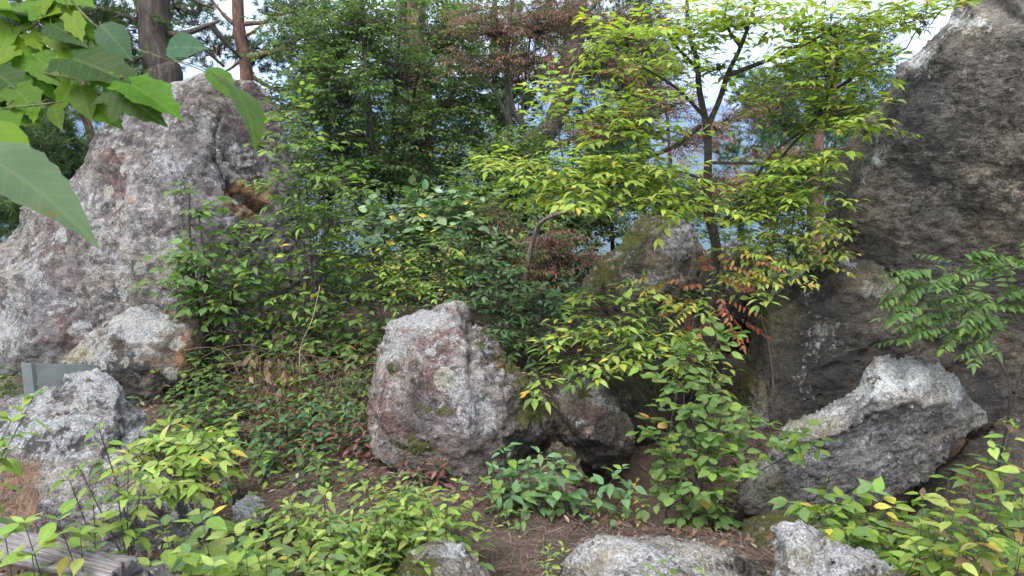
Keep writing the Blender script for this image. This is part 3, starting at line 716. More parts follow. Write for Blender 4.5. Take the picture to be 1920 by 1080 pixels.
LEAFMESH = {}
def leaf_mesh(shape, mat):
    k = (shape, mat.name)
    if k not in LEAFMESH:
        V, T, LV = SHAPE[shape]
        me = mesh_np('leaf', V, T, True, {'Col': np.ones((len(V), 4)), 'lv': LV})
        me.materials.append(mat); LEAFMESH[k] = me
    return LEAFMESH[k]

def pal(*items):
    cs = [np.array(c) for c, w in items]; ws = np.array([w for c, w in items], float); ws /= ws.sum()
    def pick():
        c = cs[RS.choice(len(cs), p=ws)]
        return tuple(c * RS.uniform(0.8, 1.3) * RS.uniform(0.92, 1.08, 3))
    return pick

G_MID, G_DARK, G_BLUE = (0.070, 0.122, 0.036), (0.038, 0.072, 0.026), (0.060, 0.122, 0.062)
YG, YGL, YEL, ORG = (0.132, 0.208, 0.036), (0.225, 0.285, 0.075), (0.36, 0.30, 0.055), (0.33, 0.21, 0.07)
RED, RDB, BRN = (0.20, 0.055, 0.042), (0.135, 0.068, 0.066), (0.12, 0.075, 0.048)
P_TREE = pal(((0.165, 0.235, 0.032), 6), ((0.25, 0.305, 0.06), 5), (YG, 3), (YEL, .8), (ORG, .15))
P_TREEY = pal((YG, 3), (YGL, 4), (YEL, 1.6), (ORG, .7))
P_SPRAY = pal((YG, 5), (YGL, 4), (G_MID, 2), (YEL, .5), (ORG, .12))
P_MID = pal((G_MID, 6), (G_DARK, 2), (YG, 1.2), (YEL, .12))
P_MIDY = pal((G_MID, 4), (YG, 3), (YEL, .5), (ORG, .25))
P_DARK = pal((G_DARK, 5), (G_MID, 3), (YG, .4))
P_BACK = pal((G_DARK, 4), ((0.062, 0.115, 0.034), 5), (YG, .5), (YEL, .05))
P_BLUE = pal((G_BLUE, 6), (G_DARK, 1.5), (G_MID, 2))
P_PALEG = pal(((0.12, 0.19, 0.085), 5), (G_BLUE, 2), (YEL, .2))
P_RED = pal((RED, 5), (ORG, 3), (RDB, 2))
P_REDB = pal((RDB, 6), ((0.22, 0.10, 0.098), 4), (G_DARK, 1))
P_ROUND = pal(((0.10, 0.165, 0.05), 6), (G_MID, 3), (YG, 1.5), (ORG, .08))
P_FORE = pal((YG, 5), (YGL, 4), ((0.10, 0.165, 0.06), 4), (YEL, .15))
P_RIGHT = pal((YG, 4), (YGL, 3), (G_MID, 3), (YEL, .4), (ORG, .3), (BRN, .5))
P_MAPLE = pal(((0.060, 0.125, 0.010), 6), ((0.090, 0.155, 0.012), 3), ((0.035, 0.075, 0.020), 2))

# ------------------------------------------------------------------ plants
def catmull(pts, sub=4):
    if len(pts) < 3: return list(pts)
    q = [pts[0] * 2 - pts[1]] + list(pts) + [pts[-1] * 2 - pts[-2]]
    out = []
    for i in range(1, len(q) - 2):
        a, b, c, d = q[i - 1:i + 3]
        for k in range(sub):
            t = k / sub
            out.append(0.5 * ((2 * b) + (c - a) * t + (2 * a - 5 * b + 4 * c - d) * t * t + (3 * b - a - 3 * c + d) * t ** 3))
    out.append(pts[-1]); return out

def tube(pts, r0, r1, sides=6, lump=0.0, power=1.0):
    V, T = [], []; n = len(pts)
    u = Vector((0.31, 0.2, 0.93))
    for i, p in enumerate(pts):
        d = (pts[min(i + 1, n - 1)] - pts[max(i - 1, 0)])
        if d.length < 1e-9: d = Vector((0, 0, 1))
        d.normalize()
        x = d.cross(u)
        if x.length < 1e-3: x = d.cross(Vector((1, 0, 0)))
        x.normalize(); y = d.cross(x); u = -x.cross(d) if False else u
        r = r0 + (r1 - r0) * (i / (n - 1)) ** power
        for k in range(sides):
            a = 2 * math.pi * k / sides
            rr = r * (1 + (random.uniform(-lump, lump) if lump else 0))
            V.append(tuple(p + (x * math.cos(a) + y * math.sin(a)) * rr))
        if i:
            b0, b1 = (i - 1) * sides, i * sides
            for k in range(sides):
                k2 = (k + 1) % sides
                T += [(b0 + k, b0 + k2, b1 + k2), (b0 + k, b1 + k2, b1 + k)]
    V.append(tuple(pts[-1])); c = len(V) - 1; b = (n - 1) * sides
    for k in range(sides): T.append((b + k, b + (k + 1) % sides, c))
    return V, T

def rv(a=1.0): return Vector((random.gauss(0, a), random.gauss(0, a), random.gauss(0, a)))
ZUP = Vector((0, 0, 1))
LEAF_LIMIT = 300
STAT = {'leaves': 0, 'objs': 0}

class Plant:
    def __init__(s, name, label, cat, base, group=None):
        s.root = empty(name, base, label, cat, group); s.base = Vector(base)
        s.parts = []; s.tw = []; s.nodes = []; s.leaves = []
    def stem(s, part, pts, r0, r1, sides=7, mat=None, lump=0.06, wob=0.0, sub=4):
        pts = [Vector(p) for p in pts]
        if wob: pts = [pts[0]] + [p + rv(wob) for p in pts[1:-1]] + [pts[-1]]
        c = catmull(pts, sub)
        s.parts.append((part, c, r0, r1, sides, mat, lump))
        n = len(c)
        for i, p in enumerate(c): s.nodes.append((p, r0 + (r1 - r0) * i / max(1, n - 1)))
        return c
    def twig_line(s, pts, r0, r1): s.tw.append((pts, r0, r1))
    def leaf(s, pos, ax, nrm, size, col, shape): s.leaves.append((pos, ax, nrm, size, col, shape))
    def nearest(s, q, zbias=0.6):
        best = None; bd = 1e9
        for p, r in s.nodes:
            d = (p - q).length + zbias * max(0, p.z - q.z)
            if d < bd: bd = d; best = (p, r)
        return best
    def twig(s, p, d, length, size, pick, shape, r=0.0025, opp=False, side=1, droop=0.35, sub=0.5, flat=0.8, nj=0.26):
        step = size * (0.75 if opp else 0.5)
        n = max(3, int(length / step)); d = d.normalized(); pts = [p.copy()]
        seg = length / n; base = pick
        for i in range(n):
            d = (d + rv(0.07) + Vector((0, 0, -0.035 * droop * 2))).normalized()
            p = p + d * seg; pts.append(p.copy())
            sd = d.cross(ZUP)
            if sd.length < 0.15: sd = d.cross(Vector((math.cos(i * 1.9), math.sin(i * 1.9), 0)))
            sd.normalize(); up = sd.cross(d)
            if up.z < 0: up = -up
            up = (up * (1 - flat * .5) + ZUP * flat * .5)
            for ss in ((1, -1) if opp else (side,)):
                a = random.uniform(0.75, 1.15)
                ax = d * math.cos(a) + sd * ss * math.sin(a) + Vector((0, 0, -random.uniform(0.0, droop))) + rv(0.1)
                s.leaf(p + sd * ss * size * 0.06, ax, up + rv(nj), size * random.uniform(0.55, 1.15), base(), shape)
            side = -side
            if sub and 0 < i < n - 2 and random.random() < sub * 0.45:
                dd = d * 0.7 + sd * side * 0.75 + rv(0.08)
                s.twig(p.copy(), dd, length * random.uniform(0.3, 0.55), size * 0.9, pick, shape, r * 0.7, opp, side, droop, 0, flat, nj)
        s.leaf(p, d + Vector((0, 0, -droop * .6)), ZUP + rv(0.25), size * random.uniform(0.8, 1.1), base(), shape)
        s.twig_line(pts, r, r * 0.35)
    def pad(s, cx, cy, Y, rx, ry, n, size, pick, shape='ovate', twl=0.3, rd=None, opp=False, droop=0.35, r=0.0025, hub_up=0.15, tilt=0.15, connect=True, sub=0.5, part='branch', flat=0.8, hubr=None, zj=0.22, nj=0.26):
        c = P(cx, cy, Y); RX, RZ = rx * mpp(Y), ry * mpp(Y); RD = rd if rd else min(RX * 0.7, 0.6)
        a, ar = s.nearest(c + Vector((0, 0, -RZ * 0.3)))
        hub = c.lerp(a, 0.35) + Vector((0, 0, -RZ * 0.25))
        if connect and (hub - a).length > 0.12:
            L = (hub - a).length
            m = a.lerp(hub, 0.5) + Vector((0, 0, hub_up * L)) + rv(0.04 * L)
            s.stem(part, [a, m, hub], min(hubr or 0.012, max(ar * 0.65, 0.004)), 0.0035, 5)
        for _ in range(n):
            v = rv(); v.normalize(); v *= random.random() ** 0.4
            q = c + Vector((v.x * RX, v.y * RD, v.z * RZ))
            out = q - hub; out.z *= 0.5
            d = out.normalized() * 0.8 + Vector((random.gauss(0, .5), random.gauss(0, .5), random.gauss(tilt, zj)))
            L = twl * random.uniform(0.6, 1.25)
            st = q - d.normalized() * L * 0.5
            m = hub.lerp(st, 0.5) + rv(0.03) + Vector((0, 0, 0.05 * (st - hub).length))
            s.twig_line(catmull([hub + rv(0.01), m, st], 3), r * 1.3, r)
            s.twig(st, d, L, size, pick, shape, r, opp, 1, droop, sub, flat, nj)
    def shoot(s, base, top, size, pick, shape='broad', gap=None, bare=0.25, r=0.004, opp=True, droop=0.3, whorl=2, part='stem', mat=None, up=0.2):
        """an upright stem with leaf pairs round it"""
        base, top = Vector(base), Vector(top); L = (top - base).length
        m = base.lerp(top, 0.5) + rv(0.05 * L)
        c = s.stem(part, [base, m, top], r, r * 0.4, 5, mat, 0.0, sub=6)
        gap = gap or size * 0.8; n = max(2, int(L * (1 - bare) / gap)); ph = random.random() * 6
        for i in range(n + 1):
            t = bare + (1 - bare) * i / n
            f = t * (len(c) - 1); k = min(int(f), len(c) - 2); p = c[k].lerp(c[k + 1], f - k)
            d = (c[k + 1] - c[k]).normalized()
            for w in range(whorl):
                a = ph + i * 1.57 + w * 2 * math.pi / whorl + random.uniform(-.3, .3)
                o = Vector((math.cos(a), math.sin(a), 0)); o = (o - d * o.dot(d)).normalized()
                sz = size * random.uniform(0.65, 1.1) * (0.7 + 0.45 * math.sin(min(1, (1 - t) * 2.2 + 0.25) * 1.57))
                pt = sz * 0.25
                ax = o + d * up + Vector((0, 0, -random.uniform(0, droop)))
                s.twig_line([p, p + o * pt + d * pt * 0.4], r * 0.3, r * 0.25)
                s.leaf(p + o * pt + d * pt * 0.4, ax, ZUP + o * -0.2 + rv(0.2), sz, pick(), shape)
        for w in range(2):
            a = ph + w * 3.1; o = Vector((math.cos(a), math.sin(a), 0))
            s.leaf(c[-1], o * 0.8 + Vector((0, 0, 0.5)), ZUP + rv(0.3), size * 0.55, pick(), shape)
    def pinnate(s, p, d, length, pairs, size, pick, shape='leaflet', droop=0.5, r=0.002):
        d = d.normalized(); pts = [p.copy()]; seg = length / (pairs + 1)
        for i in range(pairs + 1):
            d = (d + Vector((0, 0, -droop / pairs)) + rv(0.02)).normalized()
            p = p + d * seg; pts.append(p.copy())
            if i == 0: continue
            sd = d.cross(ZUP); sd.normalize(); up = sd.cross(d)
            if up.z < 0: up = -up
            prof = 0.65 + 0.35 * math.sin(math.pi * (i / pairs) ** 0.8)
            for ss in (1, -1):
                s.leaf(p, sd * ss + d * 0.45 + Vector((0, 0, -0.3)) + rv(0.14), up + rv(0.28), size * prof * random.uniform(.75, 1.12), pick(), shape)
        s.leaf(p, d, ZUP + rv(0.1), size, pick(), shape)
        s.twig_line(pts, r, r * .5)
    def finish(s, stem_mat=None, twig_mat=None, leafmat=None, fol='foliage', limit=LEAF_LIMIT, minpx=10):
        stem_mat = stem_mat or M_TWIG; twig_mat = twig_mat or stem_mat; leafmat = leafmat or M_LEAF
        b = s.base; bn = np.array(b)
        for (part, c, r0, r1, sides, mat, lump) in s.parts:
            V, T = tube(c, r0, r1, sides, lump)
            link(part, mesh_np(part, np.array(V) - bn, T), s.root, mat or stem_mat)
        if s.tw:
            Vs, Ts, o = [], [], 0
            for (pts, r0, r1) in s.tw:
                V, T = tube(pts, r0, r1, 3); Vs += V; Ts.append(np.array(T) + o); o += len(V)
            t = link('twigs', mesh_np('twigs', np.array(Vs) - bn, np.concatenate(Ts)), s.root, twig_mat); tag(t, kind='stuff')
        if not s.leaves: return s.root
        pos = np.array([tuple(l[0]) for l in s.leaves]); ax = np.array([tuple(l[1]) for l in s.leaves]); nr = np.array([tuple(l[2]) for l in s.leaves])
        sz = np.array([l[3] for l in s.leaves]); col = np.array([l[4] for l in s.leaves]); sh = np.array([l[5] for l in s.leaves])
        y = ax / (np.linalg.norm(ax, axis=1)[:, None] + 1e-9)
        x = np.cross(y, nr); x /= np.linalg.norm(x, axis=1)[:, None] + 1e-9
        z = np.cross(x, y) * RS.uniform(0.3, 1.7, (len(x), 1))          # some leaves flat, some folded
        x = x * RS.uniform(0.78, 1.22, (len(x), 1))
        px = proj(pos); dist = np.linalg.norm(pos - np.array(EYE), axis=1)
        score = sz * F / dist
        inf = (px[:, 0] > -20) & (px[:, 0] < 1940) & (px[:, 1] > -20) & (px[:, 1] < 1100)
        order = np.argsort(-(score * inf))
        pickd = [k for k in order[:limit] if inf[k] and score[k] >= minpx]
        own = np.zeros(len(pos), bool); own[pickd] = True
        for k in pickd:
            o = bpy.data.objects.new('leaf', leaf_mesh(sh[k], leafmat)); COL.objects.link(o)
            o.parent = s.root
            R = np.stack([x[k], y[k], z[k]], 1) * sz[k]
            p = pos[k] - bn
            o.matrix_basis = Matrix(((R[0, 0], R[0, 1], R[0, 2], p[0]), (R[1, 0], R[1, 1], R[1, 2], p[1]), (R[2, 0], R[2, 1], R[2, 2], p[2]), (0, 0, 0, 1)))
            o.color = (*col[k], 1)
        STAT['objs'] += len(pickd); STAT['leaves'] += len(pos)
        rest = ~own
        if rest.any():
            Vs, Ts, Cs, Ls, o = [], [], [], [], 0
            for name in np.unique(sh[rest]):
                m = rest & (sh == name); V, T, LV = SHAPE[name]
                R = np.stack([x[m], y[m], z[m]], 2) * sz[m][:, None, None]
                W = np.einsum('nij,vj->nvi', R, V) + (pos[m] - bn)[:, None]
                n = m.sum()
                Vs.append(W.reshape(-1, 3)); Ts.append((T[None] + (np.arange(n) * len(V))[:, None, None]).reshape(-1, 3) + o)
                Cs.append(np.repeat(np.concatenate([col[m], np.ones((n, 1))], 1), len(V), 0)); Ls.append(np.tile(LV, (n, 1)))
                o += n * len(V)
            f = link(fol, mesh_np(fol, np.concatenate(Vs), np.concatenate(Ts), True, {'Col': np.concatenate(Cs), 'lv': np.concatenate(Ls)}), s.root, leafmat)
            if len(pickd) or True: tag(f, kind='stuff')
        return s.root

def gp(px, Y, dz=0.0):
    """ground point under the pixel column px at distance Y"""
    x = (px - 960) / F
    q = P(px, 540, Y)
    return Vector((q.x, Y, float(ground_h(q.x, Y)) + dz))

# ------------------------------------------------------------------ pines
def _tuft(seed, n=26):
    r = np.random.RandomState(seed); V, T = [], []
    for k in range(n):
        a = r.uniform(0, 6.28); t = r.uniform(0, 1); el = r.uniform(0.35, 1.1)
        b = np.array((0, 0.5 * t, 0)); d = np.array((math.cos(a) * math.sin(el), math.cos(el), math.sin(a) * math.sin(el)))
        s = np.cross(d, r.normal(size=3)); s /= np.linalg.norm(s); s *= 0.03
        L = r.uniform(0.75, 1.1)
        V += [b - s, b + s, b + d * L]; T.append((3 * k, 3 * k + 1, 3 * k + 2))
    return np.array(V), np.array(T)
TUFTS = [_tuft(k) for k in range(5)]

def pine(label, trunk, r0, r1, mat, limbs=(), pads=(), col=(0.048, 0.088, 0.026), tuft=0.12, lump=0.07, group='pine trees behind the boulders', name='pine_tree', limbmat=None):
    """trunk and limbs: lists of (px, py, Y); pads: (cx, cy, Y, rx, ry, n)"""
    pts = [P(*q) for q in trunk]
    base = Vector((pts[0].x, pts[0].y, min(float(ground_h(pts[0].x, pts[0].y)), pts[0].z)))
    pl = Plant(name, label, 'tree', base, group)
    full = ([base] if (base - pts[0]).length > 0.2 else []) + pts
    pl.stem('trunk', full, r0, r1, 12, mat, lump)
    for li in limbs:
        pl.stem('branch', [P(*q) for q in li[1:]], li[0], li[0] * 0.3, 6, limbmat or mat, 0.12, 0.015)
    Vs, Ts, Cs, o = [], [], [], 0
    for (cx, cy, Y, rx, ry, n) in pads:
        n = int(n * 1.5)
        c = P(cx, cy, Y); RX, RZ = rx * mpp(Y), ry * mpp(Y)
        a, ar = pl.nearest(c, 0.2); hub = c.lerp(a, 0.25)
        if (hub - a).length > 0.3:
            m = a.lerp(hub, 0.5) + Vector((0, 0, 0.06)) + rv(0.05)
            pl.stem('branch', [a, m, hub], min(0.035, ar * 0.6), 0.008, 5, limbmat or mat, 0.1)
        nt = max(3, n // 7); tips = []
        for _ in range(nt):
            v = rv(); v.normalize(); v *= random.random() ** 0.4
            q = c + Vector((v.x * RX, v.y * min(RX, 1.2), v.z * RZ)); tips.append(q)
            pl.twig_line(catmull([hub, hub.lerp(q, 0.5) + rv(0.06), q], 3), 0.010, 0.004)
        for k in range(n):
            q = tips[k % nt] + rv(tuft * 0.85); d = (q - hub).normalized() * 0.7 + rv(0.45) + Vector((0, 0, 0.35))
            d.normalize(); x = d.orthogonal().normalized(); z = x.cross(d)
            R = np.array((tuple(x), tuple(d), tuple(z))).T * tuft * random.uniform(0.8, 1.25)
            V, T = TUFTS[k % 5]
            Vs.append(V @ R.T + np.array(q)); Ts.append(T + o); o += len(V)
            cc = np.array(col) * random.uniform(0.6, 1.5)
            Cs.append(np.tile((*cc, 1), (len(V), 1)))
    if Vs:
        f = link('crown', mesh_np('crown', np.concatenate(Vs) - np.array(base), np.concatenate(Ts), False, {'Col': np.concatenate(Cs)}), pl.root, M_NEEDLE)
        tag(f, kind='stuff')
    return pl.finish(mat)

# ---- the pines, from the left
pine('stout grey barked pine trunk rising behind the peak of the huge pale boulder',
     [(310, 420, 10), (306, 160, 10), (300, 120, 10), (288, 40, 10), (285, -140, 10)], 0.27, 0.19, M_PINEG,
     [(.05, (300, 65, 10), (345, 62, 9.9), (395, 46, 9.9), (412, 38, 9.9)), (.05, (306, 120, 10), (360, 100, 10), (378, 90, 10), (420, 125, 10.2)),
      (.045, (280, 50, 10), (235, 30, 9.8), (170, 10, 9.8)), (.03, (300, 100, 10), (250, 108, 9.8), (215, 140, 9.7)), (.045, (395, 46, 9.9), (425, 80, 10), (452, 110, 10.2)), (.05, (282, -10, 10), (330, -14, 10), (400, 16, 10))],
     [(200, 60, 10, 110, 70, 420), (340, 20, 11, 60, 40, 110), (230, 150, 10, 70, 40, 160), (120, 20, 10, 100, 60, 300)])
pine('slim red barked pine trunk with bare forking limbs behind the huge pale boulder',
     [(466, 430, 11), (462, 140, 11), (452, 80, 11), (446, 20, 11), (444, -140, 11)], 0.105, 0.075, M_PINER,
     [(.04, (450, 55, 11), (420, 25, 11), (388, -12, 11)), (.035, (455, 45, 11), (500, 38, 11), (535, 22, 11)), (.05, (460, 112, 11), (520, 92, 11), (570, 88, 10.8), (650, 70, 10.6)),
      (.04, (462, 138, 11), (520, 162, 11), (580, 155, 10.8), (660, 125, 10.6)), (.03, (452, 70, 11), (480, 60, 11), (530, 10, 11)), (.025, (458, 108, 11), (430, 128, 11), (408, 135, 11))],
     [(410, 90, 11.5, 40, 26, 80), (500, 100, 11.5, 50, 26, 120), (560, 20, 11.5, 70, 40, 200), (590, 130, 11.5, 70, 40, 180), (350, 30, 12, 40, 30, 60)])
pine('tall red barked pine trunk half hidden by dense green leaves in the middle',
     [(795, 500, 11.5), (790, 290, 11.5), (786, 150, 11.5), (776, 60, 11.5), (785, -140, 11.5)], 0.19, 0.16, M_PINER, [(.04, (778, 70, 11.5), (720, 40, 11.5), (650, 45, 11.5)), (.04, (788, 130, 11.5), (850, 150, 11.5), (910, 200, 11.5))],
     [(700, 60, 12.5, 120, 90, 420), (850, 90, 12.5, 110, 110, 420), (880, 250, 13, 70, 60, 160), (640, 260, 13, 130, 110, 420), (760, 230, 13, 110, 120, 380)])
pine('leaning dark pine trunk curving up to the right behind the reddish sprays',
     [(965, 400, 8.6), (990, 285, 8.8), (1035, 235, 9), (1062, 160, 9), (1080, 70, 9.1), (1095, -140, 9.2)], 0.17, 0.085, M_PINEG,
     [(.05, (1050, 220, 9), (1035, 120, 9.2), (1020, 60, 9.3)), (.045, (1010, 290, 8.8), (1075, 262, 8.6), (1120, 268, 8.4)), (.03, (1085, 40, 9.1), (1120, 0, 9.2), (1140, -40, 9.2)), (.05, (985, 240, 9.2), (960, 190, 9.3), (950, 100, 9.4))],
     [(1120, 130, 10, 80, 70, 300), (1180, 60, 10.5, 80, 70, 260), (1130, 240, 10.5, 60, 40, 140), (1030, 30, 10.5, 90, 50, 260), (960, 130, 10.5, 80, 80, 260)])
pine('small forked reddish pine showing beside the left flank of the huge pale boulder',
     [(178, 420, 8.2), (178, 290, 8.2), (172, 260, 8.2), (160, 215, 8.2), (150, 150, 8.2)], 0.06, 0.035, M_PINER, [(.045, (178, 285, 8.2), (192, 250, 8.2), (205, 215, 8.2), (215, 150, 8.2))],
     [(60, 280, 7.6, 100, 60, 420), (40, 400, 7.2, 70, 45, 300), (120, 330, 7.8, 60, 40, 160), (90, 190, 8.6, 110, 60, 300), (230, 210, 9, 50, 40, 110)])
pine('slender pine trunk in the gap left of the towering dark slab',
     [(1535, 420, 12), (1534, 290, 12), (1538, 235, 12), (1558, 195, 12), (1565, 100, 12)], 0.10, 0.06, M_PINER, [(.04, (1440, 288, 12), (1500, 284, 12), (1580, 278, 12))],
     [(1580, 230, 12.5, 60, 50, 200), (1450, 170, 13, 60, 40, 150), (1560, 320, 12, 60, 30, 130), (1480, 290, 12, 60, 16, 80), (1620, 100, 13, 60, 60, 160)])
pine('distant bluish pine standing in the blue valley gap right of the slender tree', [(1448, 420, 18), (1446, 250, 18), (1444, 190, 18)], 0.09, 0.04, M_PINEG, (), [(1440, 225, 18, 36, 36, 200), (1410, 170, 18, 40, 26, 140)], col=(0.04, 0.08, 0.035), tuft=0.18)
pine('distant dark pine seen through reddish sprays left of the slender tree', [(1205, 420, 17), (1203, 250, 17), (1200, 160, 17)], 0.10, 0.05, M_PINEG, (), [(1190, 190, 17, 44, 36, 220), (1160, 250, 17, 50, 30, 180), (1230, 130, 17, 40, 36, 160), (1150, 290, 17, 60, 26, 160)], col=(0.035, 0.07, 0.03), tuft=0.18)
pine('distant bluish pine partly behind the upper right leaves of the slender tree', [(1520, 420, 16), (1516, 250, 16), (1512, 60, 16)], 0.10, 0.04, M_PINEG, (), [(1500, 170, 16, 50, 40, 180), (1560, 110, 16, 50, 50, 180), (1470, 240, 16, 44, 26, 110), (1530, 250, 16, 50, 30, 130), (1620, 180, 16, 50, 50, 160)], col=(0.04, 0.085, 0.035), tuft=0.17)
pine('distant pine low down in the gap under the slender tree canopy', [(1390, 470, 15), (1388, 390, 15), (1386, 340, 15)], 0.09, 0.05, M_PINEG, (), [(1390, 370, 15, 70, 34, 260), (1300, 380, 15, 70, 34, 240), (1480, 340, 15, 60, 40, 240), (1540, 330, 15, 50, 40, 200), (1230, 350, 15, 60, 30, 180), (1160, 300, 15, 50, 26, 130), (1370, 290, 15, 30, 14, 50)], col=(0.04, 0.085, 0.03), tuft=0.16)

# ------------------------------------------------------------------ broadleaf trees behind
def tree(name, label, trunk, r0, r1, limbs, pads, size, pick, shape='simple', twl=0.35, mat=None, leafmat=None, cat='tree', group=None, opp=False, droop=0.35, base=None, twr=0.003, rd=None, minpx=10, sub=0.5, tilt=0.15, limit=LEAF_LIMIT, flat=0.8, zj=0.22, nj=0.26):
    pts = [P(*q) for q in trunk]
    b = base or Vector((pts[0].x, pts[0].y, min(float(ground_h(pts[0].x, pts[0].y)), pts[0].z)))
    pl = Plant(name, label, cat, b, group)
    full = ([b] if (b - pts[0]).length > 0.15 else []) + pts
    pl.stem('trunk', full, r0, r1, 9, mat, 0.05)
    for li in limbs: pl.stem('branch', [P(*q) for q in li[1:]], li[0], li[0] * 0.35, 6, mat, 0.05)
    for q in pads:
        (cx, cy, Y, rx, ry, n) = q[:6]; kw = q[6] if len(q) > 6 else {}
        kk = dict(twl=twl, opp=opp, droop=droop, r=twr, rd=rd, sub=sub, tilt=tilt, flat=flat, zj=zj, nj=nj); kk.update(kw)
        pl.pad(cx, cy, Y, rx, ry, n, kk.pop('size', size), kk.pop('pick', pick), kk.pop('shape', shape), **kk)
    return pl.finish(mat, None, leafmat, 'crown', limit, minpx)

BT = 'small leafy trees behind the boulders'
tree('broadleaf_tree', 'small leafy tree with thin dark trunk just right of the huge pale boulder', [(706, 520, 8), (700, 320, 8), (688, 160, 8), (676, -40, 8)], 0.05, 0.025, [],
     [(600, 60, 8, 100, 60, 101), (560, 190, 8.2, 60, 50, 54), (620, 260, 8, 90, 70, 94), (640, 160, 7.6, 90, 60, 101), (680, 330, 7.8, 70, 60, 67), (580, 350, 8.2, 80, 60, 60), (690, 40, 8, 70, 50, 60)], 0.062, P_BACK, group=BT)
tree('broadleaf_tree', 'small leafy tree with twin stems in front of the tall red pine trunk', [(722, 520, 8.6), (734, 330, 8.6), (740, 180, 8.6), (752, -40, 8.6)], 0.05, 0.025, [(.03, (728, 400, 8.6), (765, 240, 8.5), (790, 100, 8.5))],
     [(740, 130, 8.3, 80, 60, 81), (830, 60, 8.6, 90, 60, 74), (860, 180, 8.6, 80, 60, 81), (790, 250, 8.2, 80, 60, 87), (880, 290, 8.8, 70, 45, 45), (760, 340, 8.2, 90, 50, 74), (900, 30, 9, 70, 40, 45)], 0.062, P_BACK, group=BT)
tree('broadleaf_tree', 'low spreading leafy tree with pale green leaves between red pine and leaning pine', [(900, 560, 7.6), (905, 440, 7.6), (915, 360, 7.6), (925, 300, 7.6)], 0.035, 0.015, [],
     [(920, 330, 7.4, 80, 50, 81), (840, 390, 7.2, 90, 45, 81), (960, 280, 7.8, 70, 40, 60), (990, 370, 7.2, 70, 40, 67), (900, 430, 7, 90, 40, 74), (1010, 310, 7.6, 50, 30, 40)], 0.06, pal((G_MID, 4), (YG, 3), (G_DARK, 1)), group=BT)
tree('broadleaf_tree', 'slender leafy tree low between the sprays behind the mossy pyramid boulder', [(1150, 560, 8), (1148, 440, 8), (1140, 330, 8)], 0.03, 0.014, [],
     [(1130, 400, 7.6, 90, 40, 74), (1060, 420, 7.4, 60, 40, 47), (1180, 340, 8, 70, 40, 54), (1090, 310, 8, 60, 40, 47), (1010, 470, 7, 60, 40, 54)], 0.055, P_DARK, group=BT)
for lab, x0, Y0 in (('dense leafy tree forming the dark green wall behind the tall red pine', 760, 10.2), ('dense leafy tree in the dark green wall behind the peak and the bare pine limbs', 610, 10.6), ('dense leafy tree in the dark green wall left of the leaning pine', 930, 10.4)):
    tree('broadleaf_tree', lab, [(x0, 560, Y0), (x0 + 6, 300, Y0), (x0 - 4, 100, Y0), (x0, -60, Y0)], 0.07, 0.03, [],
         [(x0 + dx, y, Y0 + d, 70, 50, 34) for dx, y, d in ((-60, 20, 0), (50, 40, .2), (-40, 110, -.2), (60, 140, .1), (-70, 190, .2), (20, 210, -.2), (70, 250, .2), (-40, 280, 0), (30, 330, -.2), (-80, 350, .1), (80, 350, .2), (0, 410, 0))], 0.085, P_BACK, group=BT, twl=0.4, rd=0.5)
tree('maple_tree', 'thin maple with fading reddish brown leaves beside the leaning pine trunk', [(958, 420, 8), (955, 240, 8), (950, 120, 8), (962, -20, 8)], 0.045, 0.02, [(.025, (975, 260, 8), (985, 150, 8.1), (1000, 20, 8.1)), (.02, (958, 240, 8), (920, 160, 7.8), (870, 120, 7.8))],
     [(1200, 30, 8.2, 90, 34, 50), (1240, 110, 8.2, 60, 26, 34), (1160, 140, 8.2, 60, 22, 26), (920, 40, 7.8, 80, 40, 74), (1010, 40, 7.9, 90, 45, 87), (1100, 30, 8, 80, 40, 74), (1000, 110, 7.8, 80, 26, 60), (1180, 60, 8.2, 70, 36, 54), (1100, 110, 8.2, 70, 26, 45), (890, 110, 7.8, 60, 24, 33)], 0.05, P_REDB, 'fine', twl=0.32, group=BT, droop=0.5)
tree('maple_tree', 'thin maple with reddish leaves seen through the slender yellow green tree', [(1262, 480, 7.4), (1258, 330, 7.4), (1250, 200, 7.4)], 0.03, 0.014, [],
     [(1290, 260, 7.4, 60, 30, 44), (1400, 200, 7.4, 50, 26, 30), (1440, 290, 7.4, 50, 22, 26), (1250, 190, 7.4, 80, 40, 81), (1200, 130, 7.5, 60, 26, 45), (1340, 240, 7.4, 60, 26, 48), (1370, 340, 7.2, 70, 24, 48), (1120, 240, 7.6, 50, 26, 32)], 0.048, pal((RDB, 4), ((0.27, 0.10, 0.10), 4)), 'fine', twl=0.3, group=BT, droop=0.5)
tree('maple_sapling', 'young maple with dull red leaves between the dark bushes and the mossy pyramid boulder', [(1060, 660, 5.9), (1055, 560, 5.9), (1040, 470, 5.9)], 0.016, 0.008, [],
     [(1030, 450, 5.8, 60, 22, 48), (1060, 480, 5.8, 80, 22, 54), (1030, 520, 5.7, 50, 26, 37), (920, 420, 6.2, 40, 36, 37)], 0.045, pal((RDB, 4), ((0.24, 0.09, 0.075), 3), (G_MID, 1.5)), 'fine', twl=0.25, droop=0.5)

